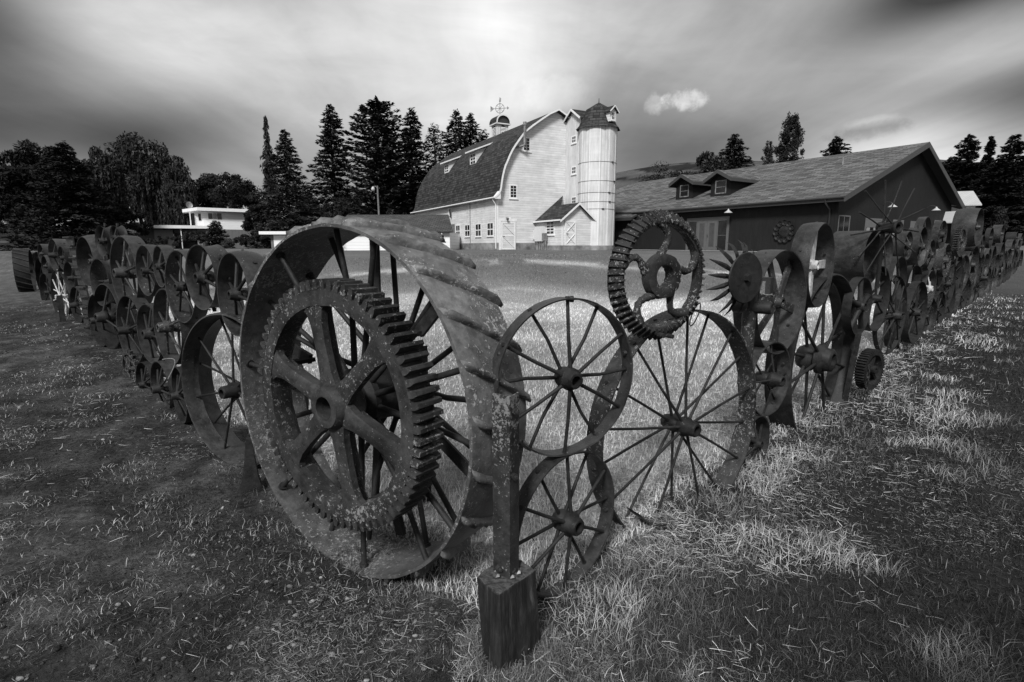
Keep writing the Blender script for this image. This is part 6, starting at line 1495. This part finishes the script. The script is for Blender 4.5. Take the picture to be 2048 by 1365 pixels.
# darker grass on the viewer's side, right
x, y, r = polar(520000, .75, 24)
oL, oR = zones(x, y); n1 = fbm(x * .9, y * .9, 4, 21); n2 = fbm(x * 2.2, y * 2.2, 3, 55)
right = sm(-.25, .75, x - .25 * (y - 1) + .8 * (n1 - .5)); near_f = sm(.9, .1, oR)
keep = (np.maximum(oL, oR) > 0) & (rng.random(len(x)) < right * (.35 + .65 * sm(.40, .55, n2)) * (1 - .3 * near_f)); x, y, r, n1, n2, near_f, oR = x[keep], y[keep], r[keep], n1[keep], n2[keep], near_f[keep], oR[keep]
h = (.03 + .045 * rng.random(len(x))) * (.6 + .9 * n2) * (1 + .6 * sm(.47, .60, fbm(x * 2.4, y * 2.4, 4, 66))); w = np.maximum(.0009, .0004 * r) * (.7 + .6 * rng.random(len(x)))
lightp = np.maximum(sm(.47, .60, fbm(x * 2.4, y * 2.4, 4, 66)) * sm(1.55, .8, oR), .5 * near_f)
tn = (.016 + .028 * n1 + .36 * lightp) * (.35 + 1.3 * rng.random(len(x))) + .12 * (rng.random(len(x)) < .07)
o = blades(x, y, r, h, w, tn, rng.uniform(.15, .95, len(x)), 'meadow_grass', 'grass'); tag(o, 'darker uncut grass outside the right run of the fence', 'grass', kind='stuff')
# short patchy grass on the soil, left
x, y, r = polar(420000, .75, 18, 68)
oL, oR = zones(x, y); o_ = np.maximum(oL, oR); right = sm(-.25, .75, x - .25 * (y - 1) + .8 * (fbm(x * .9, y * .9, 4, 21) - .5))
c1 = fbm(x * 2.6 + y * .8, y * 2.0, 4, 141); c2 = fbm(x * .8, y * .8, 3, 98); kk = (o_ > 0) & (rng.random(len(x)) < (.14 + .62 * sm(.48, .62, c1)) * (1 - right) * (1 - .85 * np.exp(-((x + 1.1) ** 2 / .7 + (y - 2.1) ** 2 / .5)))); x, y, r, c1, c2, oL = x[kk], y[kk], r[kk], c1[kk], c2[kk], oL[kk]
lp = sm(.49, .62, c1) * sm(.36, .54, c2) * (.35 + .65 * sm(2.4, 1.2, oL))
o = blades(x, y, r, (.010 + .030 * rng.random(len(x))) * (1 + .4 * lp), np.maximum(.0008, .00038 * r) * (.7 + .6 * rng.random(len(x))), (.028 + .24 * lp) * (.3 + 1.4 * rng.random(len(x))), rng.uniform(.35, .98, len(x)), 'sparse_grass', 'grass'); tag(o, 'thin patchy dry grass on the soil outside the left run', 'grass', kind='stuff')
# blades growing up round the timber block and the nearest rims
pts = [(-.01 + .15 * math.cos(t), 1.81 + .15 * math.sin(t), .05) for t in np.linspace(0, 6.28, 40)] + [(.25 + k * .3, 2.1 + k * .33, .12) for k in range(6)] + [(-.5 - k * .22, 2.15 + k * .22, .10) for k in range(6)]
P_ = np.array(pts)[rng.integers(0, len(pts), 9000)]; x = P_[:, 0] + rng.normal(0, 1, 9000) * P_[:, 2] * .55; y = P_[:, 1] + rng.normal(0, 1, 9000) * P_[:, 2] * .55
kk = ~((np.abs(x + .01) < .1) & (np.abs(y - 1.81) < .1)); x, y = x[kk], y[kk]; r = np.hypot(x, y)
o = blades(x, y, r, .02 + .06 * rng.random(len(x)), np.maximum(.0008, .00045 * r), (.05 + .3 * rng.random(len(x)) ** 2), rng.uniform(.2, .9, len(x)), 'edge_grass', 'grass'); tag(o, 'longer uncut grass round the foot of the timber block and nearest wheels', 'grass', kind='stuff')
# tufts on the bare soil, left
g = rng; cx, cy, cr_ = polar(520, .9, 14, 62); oLc, oRc = zones(cx, cy); kk = (np.maximum(oLc, oRc) > .02) & (cx < .5 + .2 * cy); cx, cy, cr_ = cx[kk], cy[kk], cr_[kk]
rep_ = 38; idx = np.repeat(np.arange(len(cx)), rep_); sz = (.03 + .07 * g.random(len(cx)))[idx]
x = cx[idx] + g.normal(0, 1, len(idx)) * sz; y = cy[idx] + g.normal(0, 1, len(idx)) * sz; r = np.hypot(x, y)
tn = ((.06 + .34 * (g.random(len(cx)) < .34) * sm(.40, .56, fbm(cx * .8, cy * .8, 3, 98)))[idx]) * (.5 + g.random(len(idx))); w = np.maximum(.0010, .0005 * r)
o = blades(x, y, r, .02 + .05 * g.random(len(x)), w, tn, g.uniform(.3, .95, len(x)), 'grass_tufts', 'grass'); tag(o, 'small tufts of grass on the bare soil at the left', 'grass', kind='stuff')
# loose cut straw lying about, thickest along the fence
def straw(n, r0, r1, dens, name, label, L0, L1, tb, layer=.012):
    x, y, r = polar(n, r0, r1, 70); oL, oR = zones(x, y); k = rng.random(n) < dens(x, y, oL, oR, r); x, y, r = x[k], y[k], r[k]; n = len(x)
    L = rng.uniform(L0, L1, n) * (1 + .03 * r); a = rng.uniform(0, 2 * np.pi, n) + .0; w = np.maximum(.0006, .00026 * r) * (.7 + .6 * rng.random(n))
    d = np.stack([np.cos(a), np.sin(a)], 1); p = np.stack([-d[:, 1], d[:, 0]], 1); cv = rng.normal(0, .15 if name == 'loose_straw' else .28, n)
    V = []
    lift = rng.random(n) * layer; tilt = rng.normal(0, .16, n)
    for j, t in enumerate((-.5, 0, .5)):
        X = x + d[:, 0] * L * t + p[:, 0] * cv * L * (t * t * 4 - .5) * .5; Y = y + d[:, 1] * L * t + p[:, 1] * cv * L * (t * t * 4 - .5) * .5
        Z = gz(X, Y) + .003 + lift + np.maximum(tilt * t * L, -.004) 
        ww = w * (1 if j < 2 else .4)
        V.append(np.stack([X - p[:, 0] * ww, Y - p[:, 1] * ww, Z], 1)); V.append(np.stack([X + p[:, 0] * ww, Y + p[:, 1] * ww, Z + ww * .8], 1))
    V = np.stack(V, 1).reshape(-1, 3); b = (np.arange(n) * 6)[:, None]; q = np.concatenate([b + [0, 1, 3, 2], b + [2, 3, 5, 4]], 1).reshape(-1, 4)
    tn = tb * (.2 + 1.3 * rng.random(n) ** 1.6); tn = tn * ((.55 + 2.2 * sm(.50, .64, fbm(x * 1.6 + y * .5, y * 1.5, 4, 101))) if name == 'thatch' else 1); o = np_mesh(name, V, q, M['straw'], np.repeat(tn, 6)); tag(o, label, 'straw', kind='stuff')
def d_fence(x, y, oL, oR, r):
    dR = .7 * np.exp(-((oR - .05) / .6) ** 2) * (y > 1.6) * (x > -.2); inn = (np.maximum(oL, oR) < 0) * np.exp(-(np.maximum(oL, oR) / 1.1) ** 2)
    return np.clip(dR * (.15 + 1.1 * sm(.44, .56, fbm(x * 2.4, y * 2.4, 4, 88))) + inn * .9 * sm(.40, .6, fbm(x * 1.6, y * 1.6, 3, 89)), 0, 1)
def d_left(x, y, oL, oR, r):
    c = sm(.54, .66, fbm(x * 1.5 + .8 * y, y * 1.1, 4, 95)); o = (np.maximum(oL, oR) > 0)
    rt = sm(-.4, 1.0, x - .25 * (y - 1))
    path = sm(2.2, 1.2, oL) * .9 + .1
    return np.clip(o * (.06 + .5 * c) * (1 - rt) * path, 0, 1)
straw(300000, 1.2, 16, d_fence, 'cut_straw', 'pale cut straw heaped along the foot of the fence', .025, .085, .50, .035)
straw(60000, .8, 14, d_left, 'loose_straw', 'loose dry stalks scattered on the soil outside the fence', .015, .075, .38, .010)
def d_thatch(x, y, oL, oR, r): return (np.maximum(oL, oR) > -.1) * (.35 + .65 * sm(.35, .6, fbm(x * 2.5, y * 2.5, 4, 97)))
straw(420000, .75, 20, d_thatch, 'thatch', 'matted short dead grass over the soil outside the fence', .008, .035, .085, .008)
# stones
n = 16000; x, y, r = polar(n, .9, 9, 55); oL, oR = zones(x, y); o_ = np.maximum(oL, oR)
near_c = np.exp(-((x + 1.0) ** 2 / 1.1 + (y - 2.25) ** 2 / .9)); k = (o_ > -.25) & (rng.random(n) < np.clip(.10 + 1.0 * near_c, 0, 1) * (x < .4)); x, y, r = x[k], y[k], r[k]; n = len(x)
ico = bpy.data.meshes.new('t'); import bmesh
bm_ = bmesh.new(); bmesh.ops.create_icosphere(bm_, subdivisions=1, radius=1); iv = np.array([v.co[:] for v in bm_.verts]); it = np.array([[v.index for v in f.verts] for f in bm_.faces]); bm_.free(); bpy.data.meshes.remove(ico)
s = (.0025 + .011 * rng.random(n) ** 3 + .002 * r * .2) ; sc3 = s[:, None, None] * rng.uniform(.6, 1.3, (n, 1, 3)) * np.array([1, 1, .6])
jit = 1 + rng.normal(0, .13, (n, len(iv), 1)); V = iv[None] * jit * sc3; V[:, :, 0] += x[:, None]; V[:, :, 1] += y[:, None]; V[:, :, 2] += (gz(x, y) + s * .25)[:, None]
tn = np.repeat(.03 + .30 * rng.random(n) ** 3.0, len(iv)); q = (it[None] + (np.arange(n) * len(iv))[:, None, None]).reshape(-1, 3)
o = np_mesh('gravel', V.reshape(-1, 3), q, M['ground'], tn, True); tag(o, 'small stones strewn on the soil around the corner', 'gravel', kind='stuff')
